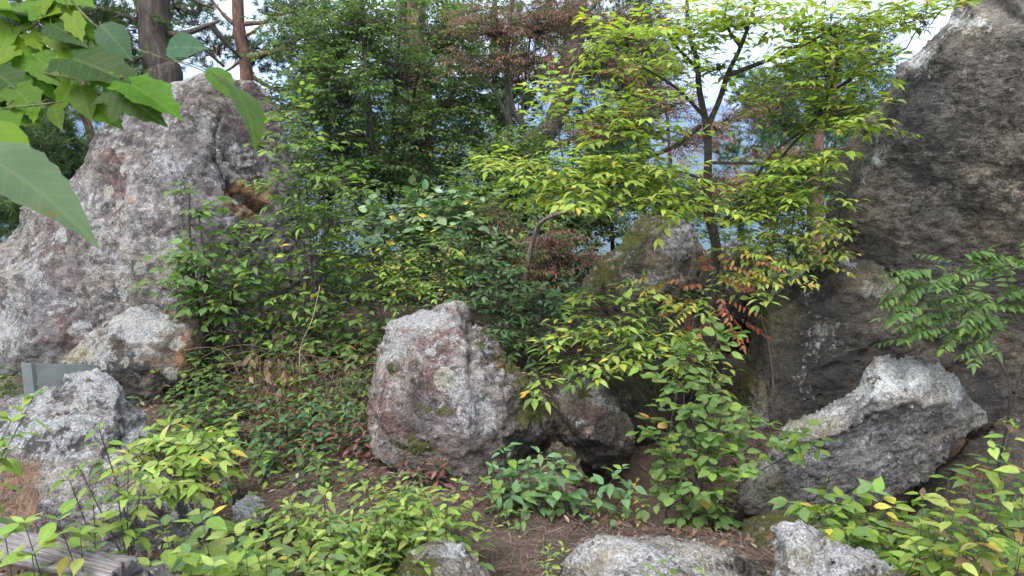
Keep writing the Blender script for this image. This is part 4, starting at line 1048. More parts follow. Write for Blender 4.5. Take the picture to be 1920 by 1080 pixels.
# ------------------------------------------------------------------ the slender yellow green tree
tree('slender_tree', 'slender dark stemmed tree with layered yellow green leaves in the centre right',
     [(1335, 640, 5.0), (1338, 520, 5.0), (1343, 460, 5.0), (1326, 390, 4.95), (1328, 300, 4.9), (1325, 238, 4.9), (1312, 175, 4.9), (1306, 110, 4.9), (1290, 55, 4.9), (1289, -60, 4.9)], 0.043, 0.010,
     [(.021, (1325, 240, 4.9), (1348, 190, 4.9), (1366, 135, 4.85), (1390, 85, 4.8), (1412, 20, 4.75), (1425, -40, 4.7)),
      (.016, (1364, 142, 4.85), (1450, 108, 4.7), (1530, 72, 4.6), (1575, 38, 4.5)), (.018, (1313, 236, 4.9), (1262, 276, 4.8), (1200, 300, 4.7), (1120, 330, 4.6)),
      (.012, (1318, 215, 4.9), (1268, 165, 4.8), (1215, 130, 4.7), (1150, 80, 4.6)), (.014, (1310, 130, 4.9), (1275, 95, 4.8), (1240, 45, 4.7)),
      (.018, (1352, 425, 4.95), (1398, 365, 4.8), (1448, 288, 4.7), (1520, 235, 4.6)), (.016, (1368, 420, 4.95), (1412, 372, 4.85), (1476, 282, 4.75), (1528, 232, 4.6)),
      (.018, (1528, 232, 4.6), (1555, 180, 4.5), (1570, 120, 4.5), (1565, 40, 4.4)), (.014, (1555, 180, 4.5), (1620, 130, 4.4), (1700, 90, 4.3)), (.012, (1336, 305, 4.9), (1430, 308, 4.7), (1530, 330, 4.6)),
      (.012, (1390, 90, 4.8), (1360, 40, 4.8), (1370, -20, 4.8)), (.012, (1330, 345, 4.9), (1262, 320, 4.7), (1150, 345, 4.5), (1060, 330, 4.4)), (.010, (1340, 400, 4.9), (1290, 385, 4.7), (1200, 380, 4.5), (1080, 385, 4.4))],
     [(1765, 14, 4.3, 30, 12, 7), (1720, 15, 4.3, 40, 18, 10), (1290, 40, 4.8, 90, 45, 31), (1400, 30, 4.7, 90, 45, 36), (1180, 60, 4.6, 80, 40, 25), (1340, 110, 4.8, 80, 40, 25), (1220, 120, 4.7, 70, 30, 18),
      (1510, 60, 4.5, 64, 50, 19), (1562, 40, 4.4, 72, 50, 21), (1642, 50, 4.3, 64, 45, 18), (1682, 25, 4.3, 48, 30, 7), (1470, 110, 4.6, 56, 40, 12), (1542, 120, 4.4, 72, 45, 20), (1622, 120, 4.3, 48, 40, 11), (1530, 190, 4.5, 72, 40, 19), (1582, 200, 4.35, 56, 30, 12), (1632, 200, 4.2, 28, 16, 4),
      (1470, 215, 4.6, 80, 30, 15), (1430, 180, 4.6, 60, 26, 8), (1030, 172, 4.6, 50, 16, 8), (1090, 214, 4.5, 80, 16, 12), (1180, 200, 4.6, 60, 20, 12), (1140, 245, 4.5, 70, 20, 17), (1240, 240, 4.6, 60, 20, 12),
      (1130, 310, 4.4, 100, 26, 36), (1050, 340, 4.3, 80, 26, 27), (1220, 330, 4.5, 90, 26, 30), (1280, 360, 4.6, 60, 20, 14), (960, 300, 4.3, 50, 14, 9), (1000, 320, 4.3, 50, 16, 10), (1150, 375, 4.4, 90, 22, 27), (1260, 390, 4.5, 60, 18, 14), (1440, 400, 4.6, 70, 26, 23), (1500, 320, 4.5, 70, 26, 23), (1520, 290, 4.4, 30, 20, 8), (1450, 345, 4.6, 60, 22, 17), (1500, 375, 4.5, 60, 24, 18), (1540, 240, 4.4, 40, 18, 8)],
     0.074, P_TREE, 'ovate', twl=0.34, rd=0.45, droop=0.16, twr=0.0018, tilt=0.05, flat=1.0, zj=0.11, nj=0.17)
tree('slender_sapling', 'thin yellow leaved sapling against the edge of the overhanging slab', [(1478, 640, 4.5), (1475, 520, 4.5), (1484, 440, 4.5), (1492, 380, 4.5)], 0.008, 0.004, [],
     [(1450, 440, 4.5, 60, 26, 20), (1500, 470, 4.45, 60, 24, 22), (1520, 420, 4.4, 50, 24, 16), (1410, 470, 4.5, 50, 22, 16), (1460, 500, 4.4, 50, 20, 14), (1390, 520, 4.4, 50, 18, 12), (1540, 490, 4.35, 30, 12, 6)], 0.055, P_TREEY, 'ovate', twl=0.22, rd=0.25, droop=0.5, twr=0.0018)
# bare forked branch
tree('leaning_branch_tree', 'dark forked branch arching left through the leaves in front of the mossy pyramid boulder', [(975, 640, 5.6), (985, 520, 5.6), (1005, 435, 5.5), (1025, 410, 5.4), (1060, 398, 5.3), (1110, 394, 5.2), (1168, 380, 5.1)], 0.022, 0.009, [(.012, (1030, 408, 5.4), (1070, 385, 5.4), (1100, 365, 5.3))],
     [(1190, 372, 5.0, 60, 18, 10), (1100, 355, 5.2, 50, 16, 8)], 0.06, P_SPRAY, 'ovate', twl=0.25, rd=0.25, mat=bark_mat('pale_branch_bark', (0.08, 0.065, 0.055), (0.20, 0.17, 0.15), 30, 0.4))

# ------------------------------------------------------------------ shrubs and saplings
def shrub(name, label, bx, Y, pads, size, pick, shape='ovate', twl=0.25, r=0.006, mat=None, leafmat=None, cat='shrub', group=None, opp=False, droop=0.35, rd=None, nst=None, sub=0.5, tilt=0.15, minpx=10, flat=0.8, twr=0.002, limit=LEAF_LIMIT, zj=0.22, nj=0.26):
    b = gp(bx, Y, -0.03)
    pl = Plant(name, label, cat, b, group)
    for q in pads:
        cx, cy, dY, rx, ry, n = q[:6]; kw = dict(q[6]) if len(q) > 6 else {}
        c = P(cx, cy, Y + dY); hub = c + Vector((0, 0, -ry * mpp(Y) * 0.4))
        L = (hub - b).length; m = b.lerp(hub, 0.5) + Vector((0, 0, 0.12 * L)) + rv(0.04)
        pl.stem('stem', [b + rv(0.02), m, hub], r, r * 0.45, 5, mat, 0.03)
        kk = dict(twl=twl, opp=opp, droop=droop, r=twr, rd=rd, sub=sub, tilt=tilt, part='stem', flat=flat, zj=zj, nj=nj); kk.update(kw)
        pl.pad(cx, cy, Y + dY, rx, ry, n, kk.pop('size', size), kk.pop('pick', pick), kk.pop('shape', shape), **kk)
    return pl.finish(mat, None, leafmat, 'foliage', limit, minpx)

def clump(name, label, stems, size, pick, shape='broad', r=0.004, mat=None, leafmat=None, cat='shrub', group=None, droop=0.3, whorl=2, gap=None, bare=0.25, up=0.2, limit=LEAF_LIMIT):
    """upright stems: (base px, base Y, top px, top py, top Y)"""
    b0 = gp(stems[0][0], stems[0][1])
    pl = Plant(name, label, cat, b0, group)
    for (bx, bY, tx, ty, tY) in stems:
        pl.shoot(gp(bx, bY, -0.02), P(tx, ty, tY), size, pick, shape, gap, bare, r, True, droop, whorl, 'stem', mat, up)
    return pl.finish(mat or M_TWIG, None, leafmat, 'foliage', limit)

def rnd_stems(cx, Y, ry, n, spread, hpx, top_spread=1.3, dY=0.15):
    """n stems rising about hpx pixels round pixel column cx at distance Y"""
    out = []
    for _ in range(n):
        bx = cx + random.gauss(0, spread); y = Y + random.uniform(-dY, dY)
        g = gp(bx, y); py = proj(np.array([tuple(g)]))[0, 1]
        out.append((bx, y, cx + (bx - cx) * top_spread + random.gauss(0, hpx * .15), py - hpx * random.uniform(.6, 1.1), y + random.uniform(-.1, .1)))
    return out

# between the huge pale boulder and the centre boulder
shrub('sapling', 'upright sapling with bright green leaves rising against the right edge of the huge pale boulder', 590, 5.3,
      [(555, 210, 0, 44, 36, 12), (590, 250, .05, 50, 30, 12), (540, 280, -.05, 50, 30, 11), (600, 330, 0, 70, 36, 20), (540, 350, 0, 60, 36, 15), (620, 400, -.05, 80, 40, 24), (560, 430, 0, 70, 40, 20), (670, 350, .1, 50, 30, 12), (600, 480, 0, 70, 40, 20)],
      0.082, pal((YG, 4), (G_MID, 4), ((0.10, 0.165, 0.05), 3)), 'ovate', twl=0.24, r=0.006, rd=0.25, cat='sapling')
shrub('sapling', 'thin sapling with flat tiers of green leaves standing in front of the huge pale boulder', 378, 5.0,
      [(372, 395, 0, 44, 16, 6), (355, 350, .05, 30, 12, 4), (400, 440, 0, 40, 20, 6), (340, 485, -.05, 60, 24, 16), (385, 510, -.1, 70, 26, 20), (330, 540, -.1, 56, 20, 14), (400, 560, -.05, 70, 26, 18), (440, 530, 0, 60, 30, 16), (370, 590, 0, 60, 22, 10)],
      0.085, pal(((0.085, 0.16, 0.045), 6), (G_MID, 3), (YG, 1)), 'broad', twl=0.2, r=0.013, rd=0.22, cat='sapling', flat=1.0)
shrub('shrub', 'green shrub dotted with yellow leaves between the flat tiered sapling and the upright sapling', 500, 5.2,
      [(480, 480, 0, 60, 34, 18), (440, 560, -.1, 60, 36, 18), (520, 540, 0, 70, 40, 22), (500, 610, -.1, 80, 40, 22), (560, 590, 0, 70, 40, 20), (440, 640, -.1, 60, 30, 14), (460, 430, .2, 40, 26, 8)], 0.075, pal((G_MID, 4), (YG, 4), (G_DARK, 1), (YEL, .5)), 'ovate', twl=0.22, rd=0.3)
shrub('shrub', 'dark green low shrub behind the dead brown brambles', 610, 5.0,
      [(560, 650, 0, 80, 34, 24), (640, 640, 0, 80, 40, 28), (690, 600, 0, 60, 40, 18), (600, 590, .2, 70, 36, 18), (650, 550, .2, 80, 36, 22), (700, 660, -.1, 40, 40, 12), (400, 690, -.2, 50, 30, 12), (640, 700, -.3, 60, 26, 12)], 0.075, P_MID, 'broad', twl=0.22, rd=0.3)
shrub('shrub', 'bush of pale bluish rounded leaves near the tall red pine', 790, 6.0,
      [(770, 390, 0, 70, 30, 26), (830, 420, 0, 70, 36, 28), (760, 440, -.1, 60, 34, 22), (700, 410, .1, 40, 36, 14), (870, 380, .1, 36, 30, 12), (810, 470, -.1, 70, 26, 18)], 0.088, P_PALEG, 'round', twl=0.24, rd=0.3, leafmat=M_LEAFG)
shrub('shrub', 'shrub with small yellow green and orange tinged leaves above the centre boulder', 760, 5.2,
      [(760, 480, .2, 70, 34, 24), (820, 520, .1, 60, 30, 22), (740, 540, 0, 70, 36, 26), (800, 560, 0, 60, 26, 18), (690, 510, .1, 50, 34, 16), (840, 460, .3, 50, 30, 14)], 0.058, pal((G_MID, 4), (YG, 4), (YEL, .5), (ORG, .25)), 'ovate', twl=0.22, rd=0.3)
shrub('shrub', 'dense bluish green bush filling the space right of the centre boulder', 960, 5.1,
      [(900, 500, .4, 70, 36, 26), (960, 560, .2, 90, 40, 40), (920, 600, 0, 70, 40, 26), (1010, 600, .1, 70, 40, 28), (970, 640, 0, 70, 36, 26), (1020, 540, .4, 80, 36, 30), (900, 550, .2, 60, 36, 22), (880, 460, .6, 60, 36, 20), (950, 470, .7, 70, 36, 26), (1060, 570, .3, 50, 36, 18), (940, 680, -.1, 50, 30, 14)], 0.066, pal((G_BLUE, 6), (G_DARK, 3), (G_MID, 2), (RDB, .4)), 'ovate', twl=0.24, rd=0.35)
shrub('shrub', 'dull green bush with scattered tan leaves below the maple twigs', 960, 6.3,
      [(900, 440, 0, 70, 40, 26), (970, 420, 0, 70, 40, 28), (1000, 480, 0, 60, 40, 22), (930, 390, .2, 60, 36, 20)], 0.055, pal((G_MID, 4), (YG, 2), (G_DARK, 2), (ORG, .4)), 'simple', twl=0.24, rd=0.3)
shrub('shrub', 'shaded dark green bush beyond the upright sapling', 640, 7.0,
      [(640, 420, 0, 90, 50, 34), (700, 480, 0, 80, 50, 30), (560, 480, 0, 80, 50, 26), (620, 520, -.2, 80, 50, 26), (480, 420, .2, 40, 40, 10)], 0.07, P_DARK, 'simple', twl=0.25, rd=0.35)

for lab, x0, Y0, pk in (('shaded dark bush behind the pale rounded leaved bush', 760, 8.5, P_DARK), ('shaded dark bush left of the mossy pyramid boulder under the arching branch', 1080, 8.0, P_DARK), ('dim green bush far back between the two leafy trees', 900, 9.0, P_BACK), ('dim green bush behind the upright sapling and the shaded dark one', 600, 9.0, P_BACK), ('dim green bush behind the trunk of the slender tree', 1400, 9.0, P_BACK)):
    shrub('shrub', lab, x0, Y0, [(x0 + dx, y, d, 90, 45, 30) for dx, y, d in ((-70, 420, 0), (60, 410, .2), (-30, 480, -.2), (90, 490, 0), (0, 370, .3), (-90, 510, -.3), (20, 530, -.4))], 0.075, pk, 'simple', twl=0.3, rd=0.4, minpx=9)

# layered spray and red pinnate shrub in front of the pyramid boulder
shrub('spray_shrub', 'layered spray of pointed yellow green leaves reaching left over the dark brown angular boulder', 1270, 4.3,
      [(1210, 560, .1, 70, 22, 16), (1130, 560, .1, 50, 18, 10), (1160, 610, -.1, 80, 24, 24), (1080, 640, -.2, 60, 20, 18), (1180, 650, -.2, 80, 24, 24), (1070, 690, -.3, 60, 16, 16), (1000, 706, -.35, 40, 8, 7), (1140, 680, -.3, 70, 22, 20), (1250, 620, 0, 60, 24, 16), (1260, 670, -.2, 60, 26, 18), (1300, 640, -.1, 50, 24, 14), (1090, 590, 0, 40, 16, 8), (1310, 560, .1, 40, 16, 8), (1300, 700, -.2, 50, 24, 14), (1400, 545, .1, 40, 16, 8)],
      0.078, P_SPRAY, 'ovate', twl=0.20, r=0.005, rd=0.24, droop=0.22, flat=1.0, tilt=0.03, zj=0.10, nj=0.18)
pl = Plant('sumac_shrub', 'shrub with orange red feathery leaves hanging before the slender tree trunk', 'shrub', gp(1330, 4.6))
for (x, y) in ((1300, 520), (1340, 545), (1370, 590), (1340, 500), (1250, 535), (1400, 500)):
    pl.stem('stem', [pl.base + rv(0.02), P(1325, 640, 4.5), P(x, y, 4.4)], 0.006, 0.003, 5)
PR = pal((RED, 6), ((0.26, 0.11, 0.055), 4), (RDB, 1)); PO = pal((YG, 4), (YEL, 3), (ORG, 3))
for (x, y, dx, dz, L, pk) in ((1300, 520, -1, .05, .26, PR), (1340, 545, .3, -.5, .28, PR), (1370, 590, .9, -.25, .26, PR), (1345, 590, -.9, -.3, .24, PR), (1340, 500, .8, .25, .28, PR), (1330, 520, -.1, .5, .2, PR), (1250, 530, -1, .1, .25, PO), (1260, 540, -.3, -.5, .24, PO), (1310, 560, -.8, -.3, .26, PO),
                           (1390, 500, 1, -.1, .26, PO), (1400, 490, .6, .3, .26, PR), (1360, 605, .4, -.4, .24, PR), (1290, 550, .1, -.6, .2, PR), (1350, 560, .9, -.05, .3, PR), (1230, 520, -1, .2, .24, PO), (1320, 595, -.7, -.2, .24, PR), (1300, 575, -.9, .1, .26, PR), (1340, 520, .9, .0, .26, PR), (1355, 575, .6, -.5, .26, PR), (1330, 560, .2, -.7, .24, PR), (1390, 600, 1, -.2, .24, PR), (1320, 535, -.6, .3, .22, PR), (1310, 605, -.8, -.4, .24, PR), (1370, 530, .7, .2, .24, PR), (1420, 485, 1, .1, .3, PO), (1380, 480, .5, .5, .26, PO)):
    pl.pinnate(P(x, y, 4.35 + random.uniform(-.1, .1)), Vector((dx, random.uniform(-.9, .3), dz)), L * random.uniform(.7, .95), random.choice((6, 7)), 0.056, pk)
pl.finish(M_TWIG)

# pinnate green plant in front of the right slab
pl = Plant('ash_sapling', 'feathery green leaved sapling standing in front of the towering dark slab', 'sapling', gp(1905, 3.75))
pl.stem('stem', [pl.base, P(1895, 740, 3.75), P(1850, 650, 3.75), P(1820, 600, 3.75), P(1790, 540, 3.7)], 0.008, 0.003, 5)
pl.stem('stem', [pl.base, P(1910, 720, 3.7), P(1940, 640, 3.6), P(1950, 560, 3.6)], 0.007, 0.003, 5)
PG = pal(((0.055, 0.115, 0.03), 6), ((0.085, 0.145, 0.033), 3), ((0.04, 0.085, 0.03), 2))
for k in range(60):
    x, y = random.uniform(1730, 1950), random.uniform(490, 640)
    if (x - 1690) < (y - 520) * 0.3: continue
    d = Vector((random.uniform(-1.1, 0.5), random.uniform(-.6, .5), random.uniform(-.1, .45)))
    p = P(x, y, 3.6 + random.uniform(-.15, .15)); a, ar = pl.nearest(p, .2)
    pl.twig_line(catmull([a, a.lerp(p, .5) + Vector((0, 0, .03)), p], 3), 0.0025, 0.0015)
    pl.pinnate(p, d, random.uniform(.16, .30), random.choice((6, 7, 8)), random.uniform(.05, .068), PG)
for (x, y, dx, dz, L) in ((1760, 505, -.8, .1, .28), (1780, 480, 1, .25, .34), (1750, 500, -1, -.2, .26), (1800, 470, .8, .1, .3), (1770, 560, -1, 0, .28), (1790, 580, -1, .1, .3), (1740, 520, -.7, -.4, .2)):
    pl.pinnate(P(x, y, 3.55), Vector((dx, -.2, dz)), L, 9, 0.068, PG)
pl.finish(M_TWIG)

# rounded shrub, blue green clump
shrub('round_leaved_shrub', 'shrub with flat rounded green leaves in front of the dark gap between boulders', 1330, 3.35,
      [(1280, 770, 0, 46, 24, 9), (1340, 800, 0, 70, 34, 16), (1270, 830, -.05, 60, 30, 13), (1350, 860, -.1, 70, 34, 16), (1250, 880, -.1, 44, 26, 9), (1300, 900, -.15, 60, 34, 14), (1450, 812, 0, 50, 18, 9), (1500, 838, -.05, 30, 14, 6), (1400, 860, -.1, 30, 20, 6), (1260, 930, -.15, 50, 30, 10), (1330, 960, -.2, 56, 30, 11), (1270, 720, .2, 46, 24, 9), (1330, 720, .2, 50, 26, 9), (1290, 660, .3, 46, 30, 9), (1340, 640, .3, 30, 26, 6), (1360, 990, -.2, 30, 16, 4)],
      0.062, P_ROUND, 'round', twl=0.11, r=0.006, rd=0.16, droop=0.25, sub=0.3, flat=0.6, twr=0.0016)
clump('leafy_clump', 'low clump of blue green toothed leaves at the far end of the dirt path', rnd_stems(1010, 3.2, 0, 11, 45, 95, 1.35) + rnd_stems(1095, 3.15, 0, 7, 38, 70, 1.3) + [(985, 3.25, 950, 840, 3.25), (990, 3.2, 935, 880, 3.15), (1090, 3.2, 1165, 880, 3.1), (1000, 3.2, 940, 925, 3.0)], 0.076, pal(((0.10, 0.19, 0.09), 6), ((0.13, 0.21, 0.08), 3), (YG, 1)), 'broad', r=0.003, gap=0.05)
clump('seedling', 'small yellow green seedling at the path edge beside the blue green clump', rnd_stems(950, 3.0, 0, 6, 16, 40), 0.045, P_FORE, 'ovate', r=0.002, cat='plant')
clump('seedling', 'thin pale seedling with a yellow tip growing in the dark gap between boulders', [(1190, 3.55, 1193, 905, 3.5), (1196, 3.5, 1200, 940, 3.45)], 0.035, pal((YEL, 2), (YG, 3)), 'leaflet', r=0.002, cat='plant', gap=0.02)

# foreground shrubs
clump('foreground_shrub', 'bright yellow green low shrub beside the left edge of the dirt path', rnd_stems(745, 2.72, 0, 56, 60, 130, 1.3, .16) + rnd_stems(680, 2.55, 0, 34, 66, 125, 1.25, .18) + [(800, 2.6, 860, 905, 2.6), (790, 2.6, 840, 930, 2.55)], 0.058, P_FORE, 'ovate', r=0.002, gap=0.034)
clump('foreground_shrub', 'sprawling yellow green shrub at the bottom edge left of the mossy stone', rnd_stems(620, 2.3, 0, 50, 80, 130, 1.2, .18) + rnd_stems(540, 2.35, 0, 34, 60, 125, 1.2, .15) + rnd_stems(630, 2.1, 0, 20, 40, 110, 1.2, .1), 0.056, P_FORE, 'broad', r=0.002, gap=0.045)
clump('foreground_shrub', 'patch of small green plants around the pale flat stone', rnd_stems(400, 2.7, 0, 14, 40, 70, 1.2, .15) + rnd_stems(560, 2.8, 0, 22, 60, 80, 1.2, .15), 0.055, P_FORE, 'broad', r=0.002, gap=0.04)
clump('foreground_shrub', 'broad leaved bright green plant at the bottom edge near the weathered log', [(330, 2.05, 310, 985, 2.0), (370, 2.05, 380, 975, 2.0), (400, 2.1, 440, 1000, 2.05), (350, 1.95, 350, 1040, 1.9), (430, 2.0, 460, 1030, 1.95), (300, 1.95, 280, 1060, 1.9), (420, 1.9, 400, 1060, 1.85), (480, 2.0, 500, 1040, 1.95), (380, 2.15, 400, 965, 2.1)], 0.088, P_FORE, 'broad', r=0.0025, gap=0.06)
clump('foreground_sapling', 'dark stemmed upright sapling with yellow green leaves before the lower left boulder', [(205, 2.35, 186, 805, 2.35), (205, 2.35, 240, 850, 2.3), (210, 2.35, 150, 880, 2.3), (205, 2.33, 130, 900, 2.35), (212, 2.35, 220, 920, 2.28), (200, 2.35, 175, 950, 2.3), (210, 2.33, 265, 905, 2.3)], 0.072, P_FORE, 'ovate', r=0.004, gap=0.055, cat='sapling', bare=0.35)
shrub('foreground_shrub', 'pale yellow green shrub draped over the right shoulder of the lower left boulder', 370, 2.75,
      [(300, 850, 0, 50, 24, 12), (350, 850, 0, 50, 28, 13), (390, 830, .05, 30, 22, 8), (330, 885, -.1, 60, 24, 13), (270, 870, -.05, 36, 20, 8), (370, 890, -.05, 40, 22, 8), (260, 850, 0, 30, 16, 5)], 0.068, pal((YGL, 5), (YG, 4), (YEL, .3)), 'ovate', twl=0.16, rd=0.14, r=0.004, droop=0.4, opp=True)
clump('foreground_shrub', 'leafy stem reaching in from the left edge over the lower left boulder', [(-190, 2.1, 20, 790, 2.05), (-200, 2.1, 62, 745, 2.1), (-190, 2.0, 10, 840, 2.0)], 0.078, P_FORE, 'broad', r=0.003, gap=0.06, bare=0.6)
clump('foreground_shrub', 'leafy plant with one brown curled leaf in the bottom left corner beside the log', [(60, 1.75, 45, 980, 1.75), (90, 1.75, 110, 975, 1.75), (30, 1.7, 10, 1010, 1.7), (110, 1.75, 150, 1000, 1.75), (70, 1.7, 60, 1040, 1.65)], 0.072, pal((YG, 5), (YGL, 2), ((0.2, 0.17, 0.03), 1)), 'broad', r=0.003, gap=0.06)
clump('foreground_shrub', 'tiny leafy sprig in front of the low flat topped boulder', [(1260, 2.05, 1255, 1052, 2.1), (1230, 2.05, 1215, 1065, 2.1), (1290, 2.05, 1310, 1068, 2.1)], 0.04, P_FORE, 'ovate', r=0.0018, gap=0.03, cat='plant')
clump('seedling', 'little green seedling left of the low flat topped boulder', [(1035, 2.55, 1030, 1030, 2.55), (1045, 2.6, 1055, 1025, 2.6), (1030, 2.5, 1020, 1055, 2.5)], 0.038, P_FORE, 'ovate', r=0.0016, gap=0.025, cat='plant')

# right foreground
clump('right_bush', 'autumn tinted bush with yellow, green and brown leaves in the lower right corner', [(1830, 2.05, 1900, 800, 2.1), (1850, 2.05, 1860, 840, 2.1), (1820, 2.05, 1780, 900, 2.1), (1800, 2.05, 1730, 930, 2.1), (1860, 2.05, 1930, 870, 2.0), (1840, 2.0, 1820, 880, 2.0), (1790, 2.0, 1740, 990, 1.95), (1830, 2.0, 1880, 940, 1.95), (1850, 1.95, 1930, 960, 1.9), (1800, 1.95, 1790, 960, 1.9), (1780, 1.95, 1720, 1040, 1.9), (1840, 1.9, 1850, 1010, 1.85), (1880, 1.9, 1910, 1030, 1.85), (1810, 2.1, 1760, 940, 2.15), (1860, 2.1, 1900, 900, 2.15), (1820, 1.9, 1800, 1030, 1.85)], 0.066, P_RIGHT, 'broad', r=0.003, gap=0.036, bare=0.25)
shrub('right_shrub', 'low yellowing plant between the nearest boulder and the autumn tinted bush', 1640, 2.5,
      [(1560, 955, .1, 44, 18, 9), (1540, 970, 0, 30, 14, 5), (1640, 985, 0, 50, 24, 10), (1690, 1010, -.05, 50, 24, 10), (1600, 1000, 0, 30, 16, 5), (1700, 1050, -.1, 40, 20, 7)], 0.075, pal((YG, 5), ((0.11, 0.18, 0.06), 4), (YEL, .9)), 'broad', twl=0.15, rd=0.14, r=0.004, opp=True)

clump('edge_plant', 'dark green weeds at the left edge behind the steel barrier', rnd_stems(5, 4.5, 0, 22, 30, 70, 1.1, .3) + rnd_stems(-30, 4.2, 0, 14, 30, 70, 1.1, .2), 0.06, P_DARK, 'broad', r=0.0025, cat='plant', gap=0.04)
# understory on the bank left of the centre boulder
US = 'small green plants on the bank left of the centre boulder'
clump('bank_plant', 'bright yellow green seedling rising from the dead brambles', [(565, 4.3, 570, 690, 4.3), (572, 4.3, 560, 715, 4.25), (568, 4.3, 585, 735, 4.25)], 0.075, P_FORE, 'broad', r=0.003, cat='plant')
clump('bank_plant', 'dark green leafy plant at the foot of the bank left of the path', rnd_stems(500, 3.85, 0, 8, 26, 70, 1.4), 0.075, pal((G_BLUE, 4), (G_MID, 3)), 'broad', r=0.003, cat='plant')
clump('bank_plant', 'spreading blue green plant at the left foot of the centre boulder', rnd_stems(605, 3.9, 0, 14, 36, 90, 1.3), 0.07, pal((G_BLUE, 5), (G_MID, 3)), 'leaflet', r=0.003, cat='plant', gap=0.04)
clump('bank_plant', 'tuft of small green leaves against the left side of the centre boulder', rnd_stems(655, 4.15, 0, 12, 26, 80, 1.2), 0.05, P_MID, 'leaflet', r=0.002, cat='plant', gap=0.03)
clump('bank_plant', 'weedy green patch just right of the lower left boulder', rnd_stems(400, 3.7, 0, 22, 50, 90, 1.2, .3), 0.06, pal((G_MID, 4), (YG, 2), (G_BLUE, 2)), 'broad', r=0.0025, cat='plant', gap=0.045)
clump('bank_plant', 'weedy green patch below the angular warm grey boulder', rnd_stems(350, 4.3, 0, 18, 40, 80, 1.2, .2), 0.06, pal((G_MID, 4), (G_DARK, 2), (YG, 1)), 'broad', r=0.0025, cat='plant', gap=0.045)
clump('bank_plant', 'tall seedling with opposite leaves right of the lower left boulder', [(428, 3.3, 425, 790, 3.3), (430, 3.3, 440, 830, 3.3), (420, 3.25, 395, 815, 3.2)], 0.07, P_MIDY, 'ovate', r=0.003, cat='plant', gap=0.06)
clump('bank_plant', 'tangled low greenery between the dead brambles and the angular boulder', rnd_stems(440, 4.6, 0, 26, 50, 90, 1.2, .3), 0.06, pal((G_MID, 4), (G_DARK, 3), (YG, 1)), 'broad', r=0.0025, cat='plant', gap=0.045)
clump('bank_plant', 'low greenery under the left side of the centre boulder and the brambles', rnd_stems(560, 4.35, 0, 20, 50, 60, 1.2, .25), 0.055, pal((G_MID, 4), (G_BLUE, 3), (YG, 1)), 'leaflet', r=0.0025, cat='plant', gap=0.035)
clump('bank_plant', 'dark reddish seedlings sprouting at the base of the centre boulder', rnd_stems(780, 3.42, 0, 22, 60, 60, 1.1, .1) + rnd_stems(670, 3.75, 0, 14, 30, 70, 1.1, .1), 0.05, pal(((0.16, 0.065, 0.06), 4), (RDB, 3), (G_DARK, 2)), 'leaflet', r=0.0018, cat='plant', gap=0.035)
clump('bank_plant', 'two leaved pale seedling in the leaf litter before the centre boulder', [(645, 3.35, 648, 866, 3.35), (660, 3.35, 662, 868, 3.35)], 0.045, P_FORE, 'round', r=0.0016, cat='plant', gap=0.05, bare=0.7)

clump('bank_plant', 'scattered weedy sprouts in the leaf litter at the edge of the bank', rnd_stems(480, 3.5, 0, 16, 60, 60, 1.2, .2) + rnd_stems(590, 3.45, 0, 12, 50, 46, 1.2, .15), 0.052, pal((G_MID, 4), (G_BLUE, 3), (YG, 2)), 'broad', r=0.002, cat='plant', gap=0.035)
clump('bank_plant', 'dry brown weeds standing among the low greenery below the brambles', rnd_stems(520, 3.9, 0, 26, 70, 70, 1.1, .3), 0.05, pal((BRN, 4), ((0.15, 0.10, 0.07), 3), (G_DARK, 2)), 'leaflet', r=0.002, cat='plant', gap=0.045)

# ------------------------------------------------------------------ the near branch with large lobed leaves
pl = Plant('maple_branch', 'near branch of large lobed bright green leaves hanging in from the top left', 'branch', P(-260, 60, 1.5))
b = pl.base
pl.stem('twig', [b, P(-60, 130, 1.5), P(60, 135, 1.48), P(160, 150, 1.45), P(230, 145, 1.42)], 0.004, 0.0015, 6)
pl.stem('twig', [b, P(-40, 80, 1.55), P(40, 60, 1.55), P(85, 30, 1.55), P(110, -10, 1.55)], 0.004, 0.0015, 6, M_GREENSTEM)
pl.stem('twig', [P(100, -40, 1.35), P(170, 40, 1.35), P(240, 85, 1.33), P(310, 110, 1.3)], 0.0025, 0.0012, 6)
pl.stem('twig', [b, P(-40, 190, 1.4), P(30, 200, 1.38), P(120, 190, 1.35)], 0.003, 0.0012, 6)
pl.stem('twig', [b, P(-80, 250, 1.1), P(-20, 240, 1.05)], 0.003, 0.0012, 6)
def mleaf(x0, y0, x1, y1, Y0, Y1, nx, ny, nz, shape='maple', pick=P_MAPLE, w=1.0):
    p, q = P(x0, y0, Y0), P(x1, y1, Y1); a, ar = pl.nearest(p, 0)
    pl.twig_line(catmull([a, a.lerp(p, .5) + Vector((0, 0, .008)), p], 3), 0.0012, 0.0009)
    pl.leaf(p, q - p, Vector((nx, ny, nz)), (q - p).length, pick(), shape)
